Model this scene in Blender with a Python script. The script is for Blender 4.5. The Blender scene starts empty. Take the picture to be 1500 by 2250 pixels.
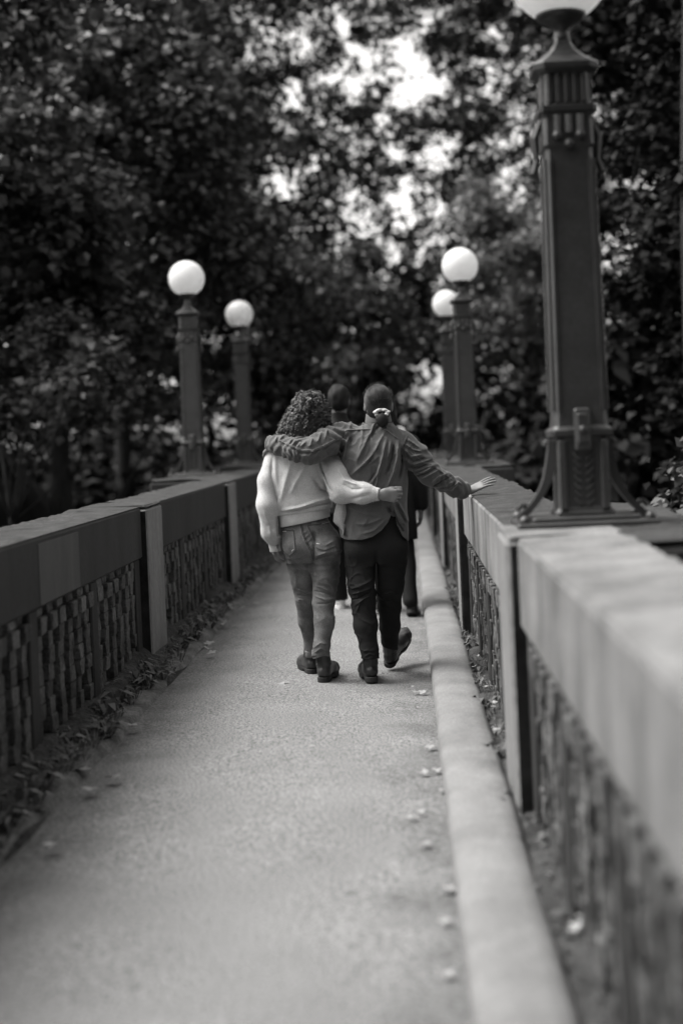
import bpy, math, random
import numpy as np
from mathutils import Matrix, Vector
R = math.radians
C = bpy.context.scene.collection

# ------------------------------------------------------------------ camera, sky, sun, exposure
sc = bpy.context.scene
EYE = 1.466; F = 3125.0; VPX, VPY = 881.0, 947.0; ROLL = R(2.5)
cam_d = bpy.data.cameras.new('camera'); cam = bpy.data.objects.new('camera', cam_d); C.objects.link(cam)
sc.camera = cam
cam.matrix_world = Matrix.Translation((0, 0, EYE)) @ Matrix.Rotation(R(90), 4, 'X') @ Matrix.Rotation(-ROLL, 4, 'Z')
cam_d.sensor_fit = 'VERTICAL'; cam_d.sensor_height = 36; cam_d.lens = 50
cam_d.shift_x = (750 - VPX) / 2250; cam_d.shift_y = (VPY - 1125) / 2250
cam_d.clip_start = 0.05; cam_d.clip_end = 2000
cam_d.dof.use_dof = True; cam_d.dof.focus_distance = 8.45; cam_d.dof.aperture_fstop = 1.02

world = bpy.data.worlds.new('World'); sc.world = world; world.use_nodes = True
nt = world.node_tree; nt.nodes.clear()
sky = nt.nodes.new('ShaderNodeTexSky'); sky.sky_type = 'NISHITA'; sky.sun_disc = False
SUN_DIR = Vector((-0.54, 0.06, 0.84)).normalized()            # towards the light
sky.sun_elevation = math.asin(SUN_DIR.z); sky.sun_rotation = math.atan2(SUN_DIR.x, SUN_DIR.y)
sky.dust_density = 3.0; sky.air_density = 1.0; sky.ozone_density = 1.0
bw = nt.nodes.new('ShaderNodeRGBToBW'); tint = nt.nodes.new('ShaderNodeVectorMath'); tint.operation = 'SCALE'
tint.inputs[0].default_value = (1.0, 0.985, 0.965)
bg = nt.nodes.new('ShaderNodeBackground'); bg.inputs['Strength'].default_value = 0.10
wo = nt.nodes.new('ShaderNodeOutputWorld')
nt.links.new(sky.outputs[0], bw.inputs[0]); nt.links.new(bw.outputs[0], tint.inputs['Scale'])
nt.links.new(tint.outputs[0], bg.inputs['Color']); nt.links.new(bg.outputs[0], wo.inputs['Surface'])
sl = bpy.data.lights.new('sun', 'SUN'); sl.energy = 1.0; sl.angle = R(34); sl.color = (1.0, 0.985, 0.962)
so = bpy.data.objects.new('sun', sl); C.objects.link(so)
so.rotation_euler = (-SUN_DIR).to_track_quat('-Z', 'Y').to_euler()
sc.view_settings.view_transform = 'Standard'; sc.view_settings.look = 'None'; sc.view_settings.gamma = 1
sc.view_settings.exposure = 2.2
sc.cycles.max_bounces = 5; sc.cycles.diffuse_bounces = 3; sc.cycles.glossy_bounces = 2
sc.cycles.transmission_bounces = 3; sc.cycles.use_denoising = True
sc.cycles.use_adaptive_sampling = False; sc.cycles.caustics_reflective = False; sc.cycles.caustics_refractive = False
sc.render.use_persistent_data = False

# ------------------------------------------------------------------ helpers
rng = np.random.default_rng(7); random.seed(7)
COS, SIN = math.cos(ROLL), math.sin(ROLL)
def at(px, py, Y):
    """the world point at depth Y seen at photo pixel (px, py)"""
    dx, dy = px - VPX, py - VPY
    return np.array(((dx*COS - dy*SIN) * Y / F, Y, EYE - (dx*SIN + dy*COS) * Y / F))

def tag(o, label=None, cat=None, group=None, kind=None):
    for k, v in (('label', label), ('category', cat), ('group', group), ('kind', kind)):
        if v: o[k] = v
    return o
def empty(name, loc, label, cat, group=None):
    o = bpy.data.objects.new(name, None); C.objects.link(o); o.location = loc; o.empty_display_size = .1
    return tag(o, label, cat, group)

class MB:
    """collects shapes, links them as ONE mesh"""
    def __init__(s): s.v = []; s.f = []; s.n = 0
    def add(s, v, f):
        v = np.asarray(v, float).reshape(-1, 3); s.v.append(v)
        s.f += [tuple(int(i) + s.n for i in q) for q in f]; s.n += len(v)
    def box(s, x0, x1, y0, y1, z0, z1, c=0.0, jit=0.0):
        """box with chamfered edges"""
        if c <= 0:
            v = [(x, y, z) for x in (x0, x1) for y in (y0, y1) for z in (z0, z1)]
            s.add(v, [(0,1,3,2),(4,6,7,5),(0,4,5,1),(2,3,7,6),(0,2,6,4),(1,5,7,3)]); return
        v = []
        lo = (x0, y0, z0); hi = (x1, y1, z1)
        idx = {}
        for sx in (0,1):
            for sy in (0,1):
                for sz in (0,1):
                    for ax in range(3):
                        p = [hi[i] - c if (sx,sy,sz)[i] else lo[i] + c for i in range(3)]
                        p[ax] = hi[ax] if (sx,sy,sz)[ax] else lo[ax]
                        idx[(sx,sy,sz,ax)] = len(v); v.append(p)
        v = np.array(v)
        if jit: v = v + rng.normal(0, jit, v.shape)
        f = []
        for ax in range(3):
            o1, o2 = [i for i in range(3) if i != ax]
            for sd in (0,1):
                q = []
                for a, b in ((0,0),(1,0),(1,1),(0,1)):
                    k = [0,0,0]; k[ax] = sd; k[o1] = a; k[o2] = b
                    q.append(idx[(*k, ax)])
                flip = (sd == 1) == (ax != 1)
                f.append(tuple(q if flip else q[::-1]))
        for ax in range(3):       # edge strips
            o1, o2 = [i for i in range(3) if i != ax]
            for a in (0,1):
                for b in (0,1):
                    k0 = [0,0,0]; k1 = [0,0,0]; k0[o1]=k1[o1]=a; k0[o2]=k1[o2]=b; k1[ax]=1
                    f.append((idx[(*k0,o1)], idx[(*k1,o1)], idx[(*k1,o2)], idx[(*k0,o2)]))
        for sx in (0,1):
            for sy in (0,1):
                for sz in (0,1):
                    f.append(tuple(idx[(sx,sy,sz,a)] for a in range(3)))
        s.add(v, f)
    def loft(s, rings, cap=True):
        """rings: equal-length closed rings of points"""
        n = len(rings[0]); v = np.concatenate([np.asarray(r, float) for r in rings])
        f = []
        for i in range(len(rings) - 1):
            for j in range(n):
                f.append((i*n+j, i*n+(j+1) % n, (i+1)*n+(j+1) % n, (i+1)*n+j))
        if cap:
            f.append(tuple(range(n))[::-1]); f.append(tuple((len(rings)-1)*n + j for j in range(n)))
        s.add(v, f)
    def square(s, secs, cx=0, cy=0, ch=.18):
        """stack of chamfered squares: (z, half width)"""
        rings = []
        for z, w in secs:
            k = w*(1-ch)
            rings.append([(cx+a, cy+b, z) for a, b in ((w,-k),(w,k),(k,w),(-k,w),(-w,k),(-w,-k),(-k,-w),(k,-w))])
        s.loft(rings)
    def lathe(s, prof, cx=0, cy=0, n=32, cap=True):
        rings = [[(cx + r*math.cos(2*math.pi*j/n), cy + r*math.sin(2*math.pi*j/n), z) for j in range(n)] for z, r in prof]
        s.loft(rings, cap)
    def tube(s, pts, rad, n=6, cap=True):
        pts = np.asarray(pts, float); m = len(pts)
        rad = np.full(m, rad) if np.isscalar(rad) else np.asarray(rad)
        t = np.gradient(pts, axis=0); t /= np.linalg.norm(t, axis=1)[:, None] + 1e-9
        up = np.array((0, 0, 1.)) if abs(t[0][2]) < .9 else np.array((1., 0, 0))
        rings = []
        for i in range(m):
            a = np.cross(t[i], up); a /= np.linalg.norm(a) + 1e-9; b = np.cross(t[i], a); up = -np.cross(t[i], a) if False else up
            ang = np.arange(n) * 2*math.pi/n
            rings.append(pts[i] + rad[i]*(np.cos(ang)[:, None]*a + np.sin(ang)[:, None]*b))
        s.loft(rings, cap)
    def sphere(s, c, r, nu=24, nv=14, zlo=-1.0):
        prof = []
        th0 = math.asin(zlo)
        for i in range(nv + 1):
            th = th0 + (math.pi/2 - 1e-3 - th0) * i / nv
            prof.append((c[2] + r*math.sin(th), r*math.cos(th)))
        s.lathe(prof, c[0], c[1], nu)
    def build(s, name, m, parent=None, smooth=False, label=None):
        v = np.concatenate(s.v) if s.v else np.zeros((0, 3))
        return mesh_obj(name, v, s.f, m, parent, smooth, label)

def mesh_obj(name, v, f, m, parent=None, smooth=False, label=None):
    """v in world coordinates; a child stores them relative to its thing's base"""
    base = np.zeros(3); p = parent
    while p is not None: base = base + np.array(p.location); p = p.parent
    me = bpy.data.meshes.new(name); v = np.asarray(v, float) - base
    if isinstance(f, np.ndarray):
        n = len(f); k = f.shape[1]
        me.vertices.add(len(v)); me.vertices.foreach_set('co', v.astype(np.float32).ravel())
        me.loops.add(n*k); me.loops.foreach_set('vertex_index', f.astype(np.int32).ravel())
        me.polygons.add(n); me.polygons.foreach_set('loop_start', np.arange(0, n*k, k, dtype=np.int32))
        me.polygons.foreach_set('loop_total', np.full(n, k, dtype=np.int32))
        me.update(calc_edges=True)
    else:
        me.from_pydata(v.tolist(), [], f)
    if smooth: me.polygons.foreach_set('use_smooth', np.ones(len(me.polygons), dtype=bool))
    me.update()
    if m is not None: me.materials.append(m)
    o = bpy.data.objects.new(name, me); C.objects.link(o)
    if parent is not None: o.parent = parent
    if label: o['label'] = label
    return o

def copy_tree(o, parent=None):
    c = o.copy(); C.objects.link(c); c.parent = parent
    for ch in list(o.children): copy_tree(ch, c)
    return c

# ------------------------------------------------------------------ materials
def mat(name, base=.3, rough=.7, spec=.35, spread=0.0, scale=8.0, detail=6, stretch=(1,1,1), fine=None, bump=None, blotch=None,
        island=0.0, translucent=0.0, sheen=0.0):
    """grey material; spread: contrast of a noise; fine=(scale,contrast); bump=[(scale,strength,dist)]; blotch=(scale,grey,threshold)"""
    m = bpy.data.materials.new(name); m.use_nodes = True; t = m.node_tree; N = t.nodes; L = t.links
    p = N['Principled BSDF']; p.inputs['Roughness'].default_value = rough; p.inputs['Specular IOR Level'].default_value = spec
    if sheen: p.inputs['Sheen Weight'].default_value = sheen
    tc = N.new('ShaderNodeTexCoord'); mp = N.new('ShaderNodeMapping'); mp.inputs['Scale'].default_value = stretch
    L.new(tc.outputs['Object'], mp.inputs[0])
    def noise(sc_, det=6, vec=None):
        n = N.new('ShaderNodeTexNoise'); n.inputs['Scale'].default_value = sc_; n.inputs['Detail'].default_value = det
        n.inputs['Roughness'].default_value = .6
        L.new(vec or mp.outputs[0], n.inputs['Vector']); return n.outputs['Fac']
    def maprange(s, a, b, c, d):
        r = N.new('ShaderNodeMapRange'); L.new(s, r.inputs[0])
        for i, x in enumerate((a, b, c, d)): r.inputs[i+1].default_value = x
        return r.outputs[0]
    def math_(op, a, b):
        n = N.new('ShaderNodeMath'); n.operation = op
        for i, x in enumerate((a, b)):
            if isinstance(x, (int, float)): n.inputs[i].default_value = x
            else: L.new(x, n.inputs[i])
        return n.outputs[0]
    val = None
    if spread: val = maprange(noise(scale, detail), .3, .7, 1-spread, 1+spread)
    if fine:
        q = maprange(noise(fine[0], 3), .3, .7, 1-fine[1], 1+fine[1]); val = q if val is None else math_('MULTIPLY', val, q)
    if island:
        g = N.new('ShaderNodeNewGeometry'); q = maprange(g.outputs['Random Per Island'], 0, 1, 1-island, 1+island)
        val = q if val is None else math_('MULTIPLY', val, q)
    col = math_('MULTIPLY', val, base) if val is not None else None
    if blotch:
        mk = maprange(noise(blotch[0], 8), blotch[2]-.06, blotch[2]+.06, 0, 1)
        mx = N.new('ShaderNodeMix'); L.new(mk, mx.inputs['Factor'])
        if col is not None: L.new(col, mx.inputs[2])
        else: mx.inputs[2].default_value = base
        mx.inputs[3].default_value = blotch[1]; col = mx.outputs[0]
    if col is not None:
        cc = N.new('ShaderNodeCombineColor')
        for i in range(3): L.new(col, cc.inputs[i])
        L.new(cc.outputs[0], p.inputs['Base Color']); colsock = cc.outputs[0]
    else:
        p.inputs['Base Color'].default_value = (base, base, base, 1); colsock = None
    prev = None
    for sc_, st, di in (bump or []):
        b = N.new('ShaderNodeBump'); b.inputs['Strength'].default_value = st; b.inputs['Distance'].default_value = di
        L.new(noise(sc_, 5), b.inputs['Height'])
        if prev: L.new(prev, b.inputs['Normal'])
        prev = b.outputs[0]
    if prev: L.new(prev, p.inputs['Normal'])
    if translucent:
        tr = N.new('ShaderNodeBsdfTranslucent'); ms = N.new('ShaderNodeMixShader'); ms.inputs[0].default_value = translucent
        if colsock: L.new(colsock, tr.inputs[0])
        else: tr.inputs[0].default_value = (base, base, base, 1)
        L.new(p.outputs[0], ms.inputs[1]); L.new(tr.outputs[0], ms.inputs[2]); L.new(ms.outputs[0], N['Material Output'].inputs[0])
    return m

M = dict(
    path=mat('path_asphalt', .18, .9, .2, spread=.10, scale=1.6, fine=(105, .85), bump=[(105, .8, .007)]),
    kerb=mat('kerb_concrete', .165, .85, .2, spread=.28, scale=3, fine=(120, .3), bump=[(60, .3, .004)]),
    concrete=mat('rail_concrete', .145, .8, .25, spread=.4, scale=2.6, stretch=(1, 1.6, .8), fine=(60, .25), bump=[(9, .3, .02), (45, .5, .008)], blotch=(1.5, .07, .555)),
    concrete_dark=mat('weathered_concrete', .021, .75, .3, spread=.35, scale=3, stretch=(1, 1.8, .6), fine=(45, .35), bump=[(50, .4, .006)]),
    pilaster=mat('pilaster_concrete', .15, .8, .25, spread=.3, scale=3, stretch=(1.5, 1.5, .4), fine=(60, .25), bump=[(40, .35, .006)]),
    old_kerb=mat('old_kerb', .11, .9, .2, spread=.5, scale=6, fine=(60, .5), bump=[(40, .5, .008)]),
    moss_and_shade=mat('moss_and_shade_concrete', .022, .95, .1, spread=.5, scale=8, bump=[(50, .5, .006)]),
    patch=mat('repair_paint', .06, .75, .3, spread=.2, scale=3, stretch=(1, 3, .6), fine=(80, .15)),
    moss=mat('mossy_coping', .048, .95, .15, spread=.5, scale=9, fine=(90, .6), bump=[(30, .8, .02), (110, .8, .008)], blotch=(5.0, .045, .52)),
    pale_top=mat('coping_top_concrete', .155, .85, .2, spread=.4, scale=3.5, fine=(80, .35), bump=[(50, .4, .006)], blotch=(4.0, .09, .6)),
    brick=mat('old_brick', .075, .85, .25, spread=.55, scale=7, fine=(50, .5), island=.25, bump=[(12, .5, .02), (45, .7, .01)]),
    mortar=mat('mortar_bed', .012, .9, .2, spread=.3, scale=9),
    lamp_paint=mat('lamp_post_paint', .036, .36, .55, spread=.3, scale=6, fine=(60, .2), bump=[(60, .15, .003)]),
    dirt=mat('verge_soil', .05, .95, .1, spread=.5, scale=7, fine=(60, .6), bump=[(25, .8, .03), (80, .8, .01)]),
    weed=mat('verge_weed', .10, .6, .3, island=.6, translucent=.2),
    fallen=mat('dry_leaf', .24, .7, .3, island=.5),
    ground=mat('ravine_ground', .012, .95, .1, spread=.5, scale=1.5, fine=(20, .5)),
    bark=mat('tree_bark', .03, .9, .2, spread=.5, scale=4, stretch=(3, 3, .6), bump=[(12, .8, .04)]),
    leaf=mat('tree_leaf', .048, .5, .4, island=.6, translucent=.18),
    leaf_dark=mat('dark_tree_leaf', .018, .5, .25, island=.7, translucent=.1),
    leaf_black=mat('blackish_tree_leaf', .008, .6, .15, island=.7, translucent=.1),
    leaf_pale=mat('pale_tree_leaf', .11, .5, .4, island=.7, translucent=.25),
)
gm = bpy.data.materials.new('opal_glass'); gm.use_nodes = True
_t = gm.node_tree; _p = _t.nodes['Principled BSDF']; _p.inputs['Base Color'].default_value = (.9, .9, .9, 1); _p.inputs['Roughness'].default_value = .25
_tr = _t.nodes.new('ShaderNodeBsdfTranslucent'); _tr.inputs[0].default_value = (.95, .95, .95, 1)
_ms = _t.nodes.new('ShaderNodeMixShader'); _ms.inputs[0].default_value = .45
_t.links.new(_p.outputs[0], _ms.inputs[1]); _t.links.new(_tr.outputs[0], _ms.inputs[2]); _t.links.new(_ms.outputs[0], _t.nodes['Material Output'].inputs[0])
M['globe'] = gm
def path_edges(m):
    t = m.node_tree; N = t.nodes; L = t.links; p = N['Principled BSDF']; src = p.inputs['Base Color'].links[0].from_socket
    tc = N.new('ShaderNodeTexCoord'); sx = N.new('ShaderNodeSeparateXYZ'); L.new(tc.outputs['Object'], sx.inputs[0])
    no = N.new('ShaderNodeTexNoise'); no.inputs['Scale'].default_value = 3.5; no.inputs['Detail'].default_value = 8; L.new(tc.outputs['Object'], no.inputs['Vector'])
    ad = N.new('ShaderNodeMath'); ad.operation = 'MULTIPLY_ADD'; L.new(no.outputs['Fac'], ad.inputs[0]); ad.inputs[1].default_value = .9; ad.inputs[2].default_value = -.45
    outs = []
    for a, b in ((-1.10, -1.52), (-.14, .15)):
        mr = N.new('ShaderNodeMapRange'); xx = N.new('ShaderNodeMath'); L.new(sx.outputs[0], xx.inputs[0]); L.new(ad.outputs[0], xx.inputs[1])
        L.new(xx.outputs[0], mr.inputs[0]); mr.inputs[1].default_value = a; mr.inputs[2].default_value = b; outs.append(mr.outputs[0])
    mx = N.new('ShaderNodeMath'); mx.operation = 'MAXIMUM'; L.new(outs[0], mx.inputs[0]); L.new(outs[1], mx.inputs[1])
    n2_ = N.new('ShaderNodeTexNoise'); n2_.inputs['Scale'].default_value = 40; L.new(tc.outputs['Object'], n2_.inputs['Vector'])
    sp = N.new('ShaderNodeMapRange'); L.new(n2_.outputs['Fac'], sp.inputs[0]); sp.inputs[1].default_value = .35; sp.inputs[2].default_value = .65; sp.inputs[3].default_value = .3; sp.inputs[4].default_value = .85
    ml = N.new('ShaderNodeMath'); ml.operation = 'MULTIPLY'; L.new(mx.outputs[0], ml.inputs[0]); L.new(sp.outputs[0], ml.inputs[1])
    mi = N.new('ShaderNodeMix'); mi.data_type = 'RGBA'; L.new(ml.outputs[0], mi.inputs['Factor']); L.new(src, mi.inputs[6]); mi.inputs[7].default_value = (.07, .07, .07, 1)
    L.new(mi.outputs[2], p.inputs['Base Color'])
path_edges(M['path'])

# ------------------------------------------------------------------ smooth noise
class Noise:
    def __init__(s, seed, n=14, lo=.5, hi=2.5):
        r = np.random.default_rng(seed); d = r.normal(size=(n, 3)); d /= np.linalg.norm(d, axis=1)[:, None]
        fr = np.exp(r.uniform(math.log(lo), math.log(hi), n)); s.k = d*fr[:, None]*2*math.pi; s.ph = r.uniform(0, 2*math.pi, n); s.n = n
    def __call__(s, x, y, z):
        o = 0
        for k, p in zip(s.k, s.ph): o = o + np.sin(k[0]*x + k[1]*y + k[2]*z + p)
        return o / math.sqrt(s.n)

# ------------------------------------------------------------------ setting: terrain, deck, path, kerbs, verges
def smooth(a, b, x):
    t = np.clip((x - a)/(b - a), 0, 1); return t*t*(3 - 2*t)
Y_END = 27.0
def ground_z(x, y):
    nz = Noise(3, 10, .02, .12)
    w = smooth(24, 31, y)
    z = -6.5 + 6.4*w + nz(x, y, 0*x)*(.5*(1-w) + .05)
    side = smooth(9, 40, np.abs(x))*6*(1-w) 
    bank = smooth(-4.4, -7.5, x)*smooth(15, 20, y)*7.7 + smooth(3.0, 6.0, x)*smooth(13, 20, y)*7.2      # the ravine's sides beside the bridge
    return z + side*smooth(20, 12, y) + np.maximum(bank*(1-w) - 0*z, 0) - np.maximum(y - 58, 0)*.03
def grid_sheet(x0, x1, nx, y0, y1, ny, zf):
    X, Y = np.meshgrid(np.linspace(x0, x1, nx), np.linspace(y0, y1, ny), indexing='ij')
    v = np.stack([X, Y, zf(X, Y)], -1).reshape(-1, 3)
    i = np.arange(nx-1)[:, None]*ny + np.arange(ny-1)[None]
    return v, np.stack([i, i+ny, i+ny+1, i+1], -1).reshape(-1, 4)
gx = np.concatenate([np.linspace(-600, -62, 12), np.linspace(-60, 60, 121), np.linspace(62, 600, 12)])
gy = np.concatenate([np.linspace(-60, -11, 10), np.linspace(-10, 80, 91), np.linspace(85, 900, 16)])
X, Y = np.meshgrid(gx, gy, indexing='ij'); v = np.stack([X, Y, ground_z(X, Y)], -1).reshape(-1, 3)
i = np.arange(len(gx)-1)[:, None]*len(gy) + np.arange(len(gy)-1)[None]
tag(mesh_obj('ravine_ground', v, np.stack([i, i+len(gy), i+len(gy)+1, i+1], -1).reshape(-1, 4), M['ground'], smooth=True), kind='structure')

b = MB(); b.box(-2.75, 1.25, -3, Y_END+.6, -.75, -.06, .02)
tag(b.build('bridge_deck', M['concrete_dark']), kind='structure')
nz = Noise(5, 12, .3, 1.6)
v, f = grid_sheet(-1.72, .5, 60, -3, 60, 400, lambda x, y: .006*nz(x, y, 0*x) - .004*smooth(-1.25, -1.6, x))
tag(mesh_obj('path', v, f, M['path'], smooth=True), kind='structure')
# right kerb: rounded concrete strip
def strip(name, prof, y0, y1, n, m, wob=0.0, seed=1):
    ys = np.linspace(y0, y1, n); nn = Noise(seed, 10, .15, 1.2)
    P = []
    for x, z in prof: P.append(np.stack([x + wob*nn(ys, ys*0 + x*3, 0*ys), ys, z + .25*wob*nn(ys*1.3, ys*0 + 9, ys*0 + x*5)], -1))
    P = np.stack(P)
    k = len(prof); i = np.arange(k-1)[:, None]*n + np.arange(n-1)[None]
    return tag(mesh_obj(name, P.reshape(-1, 3), np.stack([i, i+1, i+n+1, i+n], -1).reshape(-1, 4), m, smooth=True), kind='structure')
strip('right_kerb', [(.112, -.02), (.116, .045), (.126, .066), (.15, .08), (.21, .09), (.29, .088), (.335, .078), (.36, .055), (.37, .01)], -3, 34, 260, M['kerb'], .0035, 4)
strip('left_kerb', [(-1.62, -.02), (-1.60, .03), (-1.55, .042), (-1.48, .03), (-1.45, -.02)], -3, 34, 260, M['old_kerb'], .02, 6)
n2 = Noise(11, 16, .4, 2.4)
v, f = grid_sheet(.30, .50, 14, -3, 30, 500, lambda x, y: .035 + .03*smooth(.33, .47, x) + .018*n2(x*3, y, 0*x))
tag(mesh_obj('right_verge', v, f, M['dirt'], smooth=True), kind='structure')
v, f = grid_sheet(-1.80, -1.42, 26, -3, 34, 560, lambda x, y: -.02 + .13*smooth(-1.50 + .05*n2(y*.6, y*0+3, 0*y), -1.72, x) + .05*smooth(-1.43, -1.52, x)*np.clip(.45 + .8*n2(y*.5, y*0+7, 0*y), 0, 1) + .010*n2(x*3, y, 0*x))
tag(mesh_obj('left_verge', v, f, M['dirt'], smooth=True), kind='structure')

# ------------------------------------------------------------------ parapets
TOP = 1.052; RAIL = .325
def parapet(side, face, pil, outer, label, rail_m, back_xs, top_zone):
    """side +1: wall stands to the right (inner face looks to -x)"""
    S = side
    def bx(mb, xa, xb, *a, **k): mb.box(min(xa, xb), max(xa, xb), *a, **k)
    root = empty('parapet_wall', (face, 10, 0), label, 'wall')
    pw = .56
    y_prev = -3.0
    ends = pil + [Y_END]
    for i, ye in enumerate(ends):
        # rail from y_prev to ye
        y0, y1 = y_prev, ye
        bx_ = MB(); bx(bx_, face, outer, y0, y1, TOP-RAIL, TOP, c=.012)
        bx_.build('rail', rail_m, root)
        # coping top: rough sheet standing proud of the rail
        nn = Noise(50+i+(S > 0)*20, 14, .6, 5); n3 = max(8, int((y1-y0)/.04))
        t = MB()
        xs0, xs1 = sorted((face + S*.006, outer - S*.004))
        ce = Noise(70+i+(S > 0)*20, 16, .5, 4)
        v, f = grid_sheet(xs0, xs1, 20, y0+.004, y1-.004, n3, lambda x, y: TOP + .003 + smooth(.0, .06, np.abs(x-face))*(.0045*np.abs(nn(x, y, 0*x)) + .010*smooth(.10, .30, np.abs(x-face))*(1 + .5*nn(x*2, y*2, 0*x+4))))
        mesh_obj('coping', v, f, M[top_zone(i)], root, smooth=True)
        # fins and brick bays below
        span0 = y0 if i == 0 else y0
        nb = max(1, int(round((y1-y0)/1.12)))
        ed = np.linspace(y0, y1, nb+1) if i else y1 - 1.12*np.arange(int((y1-y0)/1.12)+1)[::-1]
        zb = -.05; zt = TOP-RAIL-.002
        for k in range(len(ed)-1):
            ya, yb = ed[k], ed[k+1]; fw = .15
            if yb < -1.5: continue
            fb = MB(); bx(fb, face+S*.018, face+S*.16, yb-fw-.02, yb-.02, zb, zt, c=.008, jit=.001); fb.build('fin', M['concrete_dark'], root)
            br = MB()
            bx(br, face+S*.150, face+S*.24, ya-.02, yb-fw-.018, zb, zt)
            ncol = 11; wcol = (yb-fw-ya)/ncol
            for cidx in range(ncol):
                proud = (cidx % 2 == 0)
                if not proud: continue
                for r_ in range(10):
                    z0 = zb + r_*.081; z1 = min(z0 + .0795, zt - .004)
                    if z1 - z0 < .03: continue
                    dep = (.030 if proud else .135) + rng.uniform(-.006, .006) - (.02 if r_ == 8 else 0)
                    if rng.random() < .05: dep += .02
                    c0 = ya + cidx*wcol + .004; 
                    bx(br, face+S*dep, face+S*.165, c0, c0+wcol-.004 + (.02 if r_ >= 8 else 0), z0, z1, c=.004, jit=.0024)
            bo = br.build('brick_panel', M['brick'], root); bo.data.materials.append(M['mortar'])
            for pg in list(bo.data.polygons)[:6]: pg.material_index = 1
        if i < len(pil):
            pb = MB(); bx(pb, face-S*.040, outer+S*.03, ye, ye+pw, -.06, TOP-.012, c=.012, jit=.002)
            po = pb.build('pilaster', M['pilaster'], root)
            po.data.materials.append(M['moss_and_shade'])       # faces square to the walk: moss stain and shade painted as one dark colour
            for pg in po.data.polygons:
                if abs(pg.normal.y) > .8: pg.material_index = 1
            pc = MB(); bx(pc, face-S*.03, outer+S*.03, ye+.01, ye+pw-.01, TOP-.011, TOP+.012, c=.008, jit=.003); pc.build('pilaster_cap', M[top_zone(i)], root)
        y_prev = ye + pw
    for (xa, ya, yb) in back_xs:        # widened platforms under the lamps
        bb = MB(); bx(bb, outer+S*.002, xa, ya, yb, -.7, TOP-.01, c=.02); bb.build('lamp_platform', M['concrete_dark'], root)
        v, f = grid_sheet(*sorted((outer, xa)), 16, ya+.01, yb-.01, int((yb-ya)/.06), lambda x, y: TOP + .006 + .008*np.abs(n2(x*2, y*2, 0*x)))
        mesh_obj('platform_coping', v, f, M['moss'], root, smooth=True)
    return root
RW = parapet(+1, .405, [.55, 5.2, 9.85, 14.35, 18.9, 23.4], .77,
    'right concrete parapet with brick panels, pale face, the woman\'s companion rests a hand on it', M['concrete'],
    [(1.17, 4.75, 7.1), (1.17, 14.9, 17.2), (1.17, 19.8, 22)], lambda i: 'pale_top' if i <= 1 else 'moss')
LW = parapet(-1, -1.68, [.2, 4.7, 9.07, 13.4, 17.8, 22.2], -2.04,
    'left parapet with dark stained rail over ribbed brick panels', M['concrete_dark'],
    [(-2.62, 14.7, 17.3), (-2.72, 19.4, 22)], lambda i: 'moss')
# pale repainted patch on the left rail
b = MB(); b.box(-1.683, -1.6765, 6.5, 7.3, TOP-RAIL+.012, TOP-.03, .002); b.build('repair_patch', M['patch'], LW, label='pale repainted patch')

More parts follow.
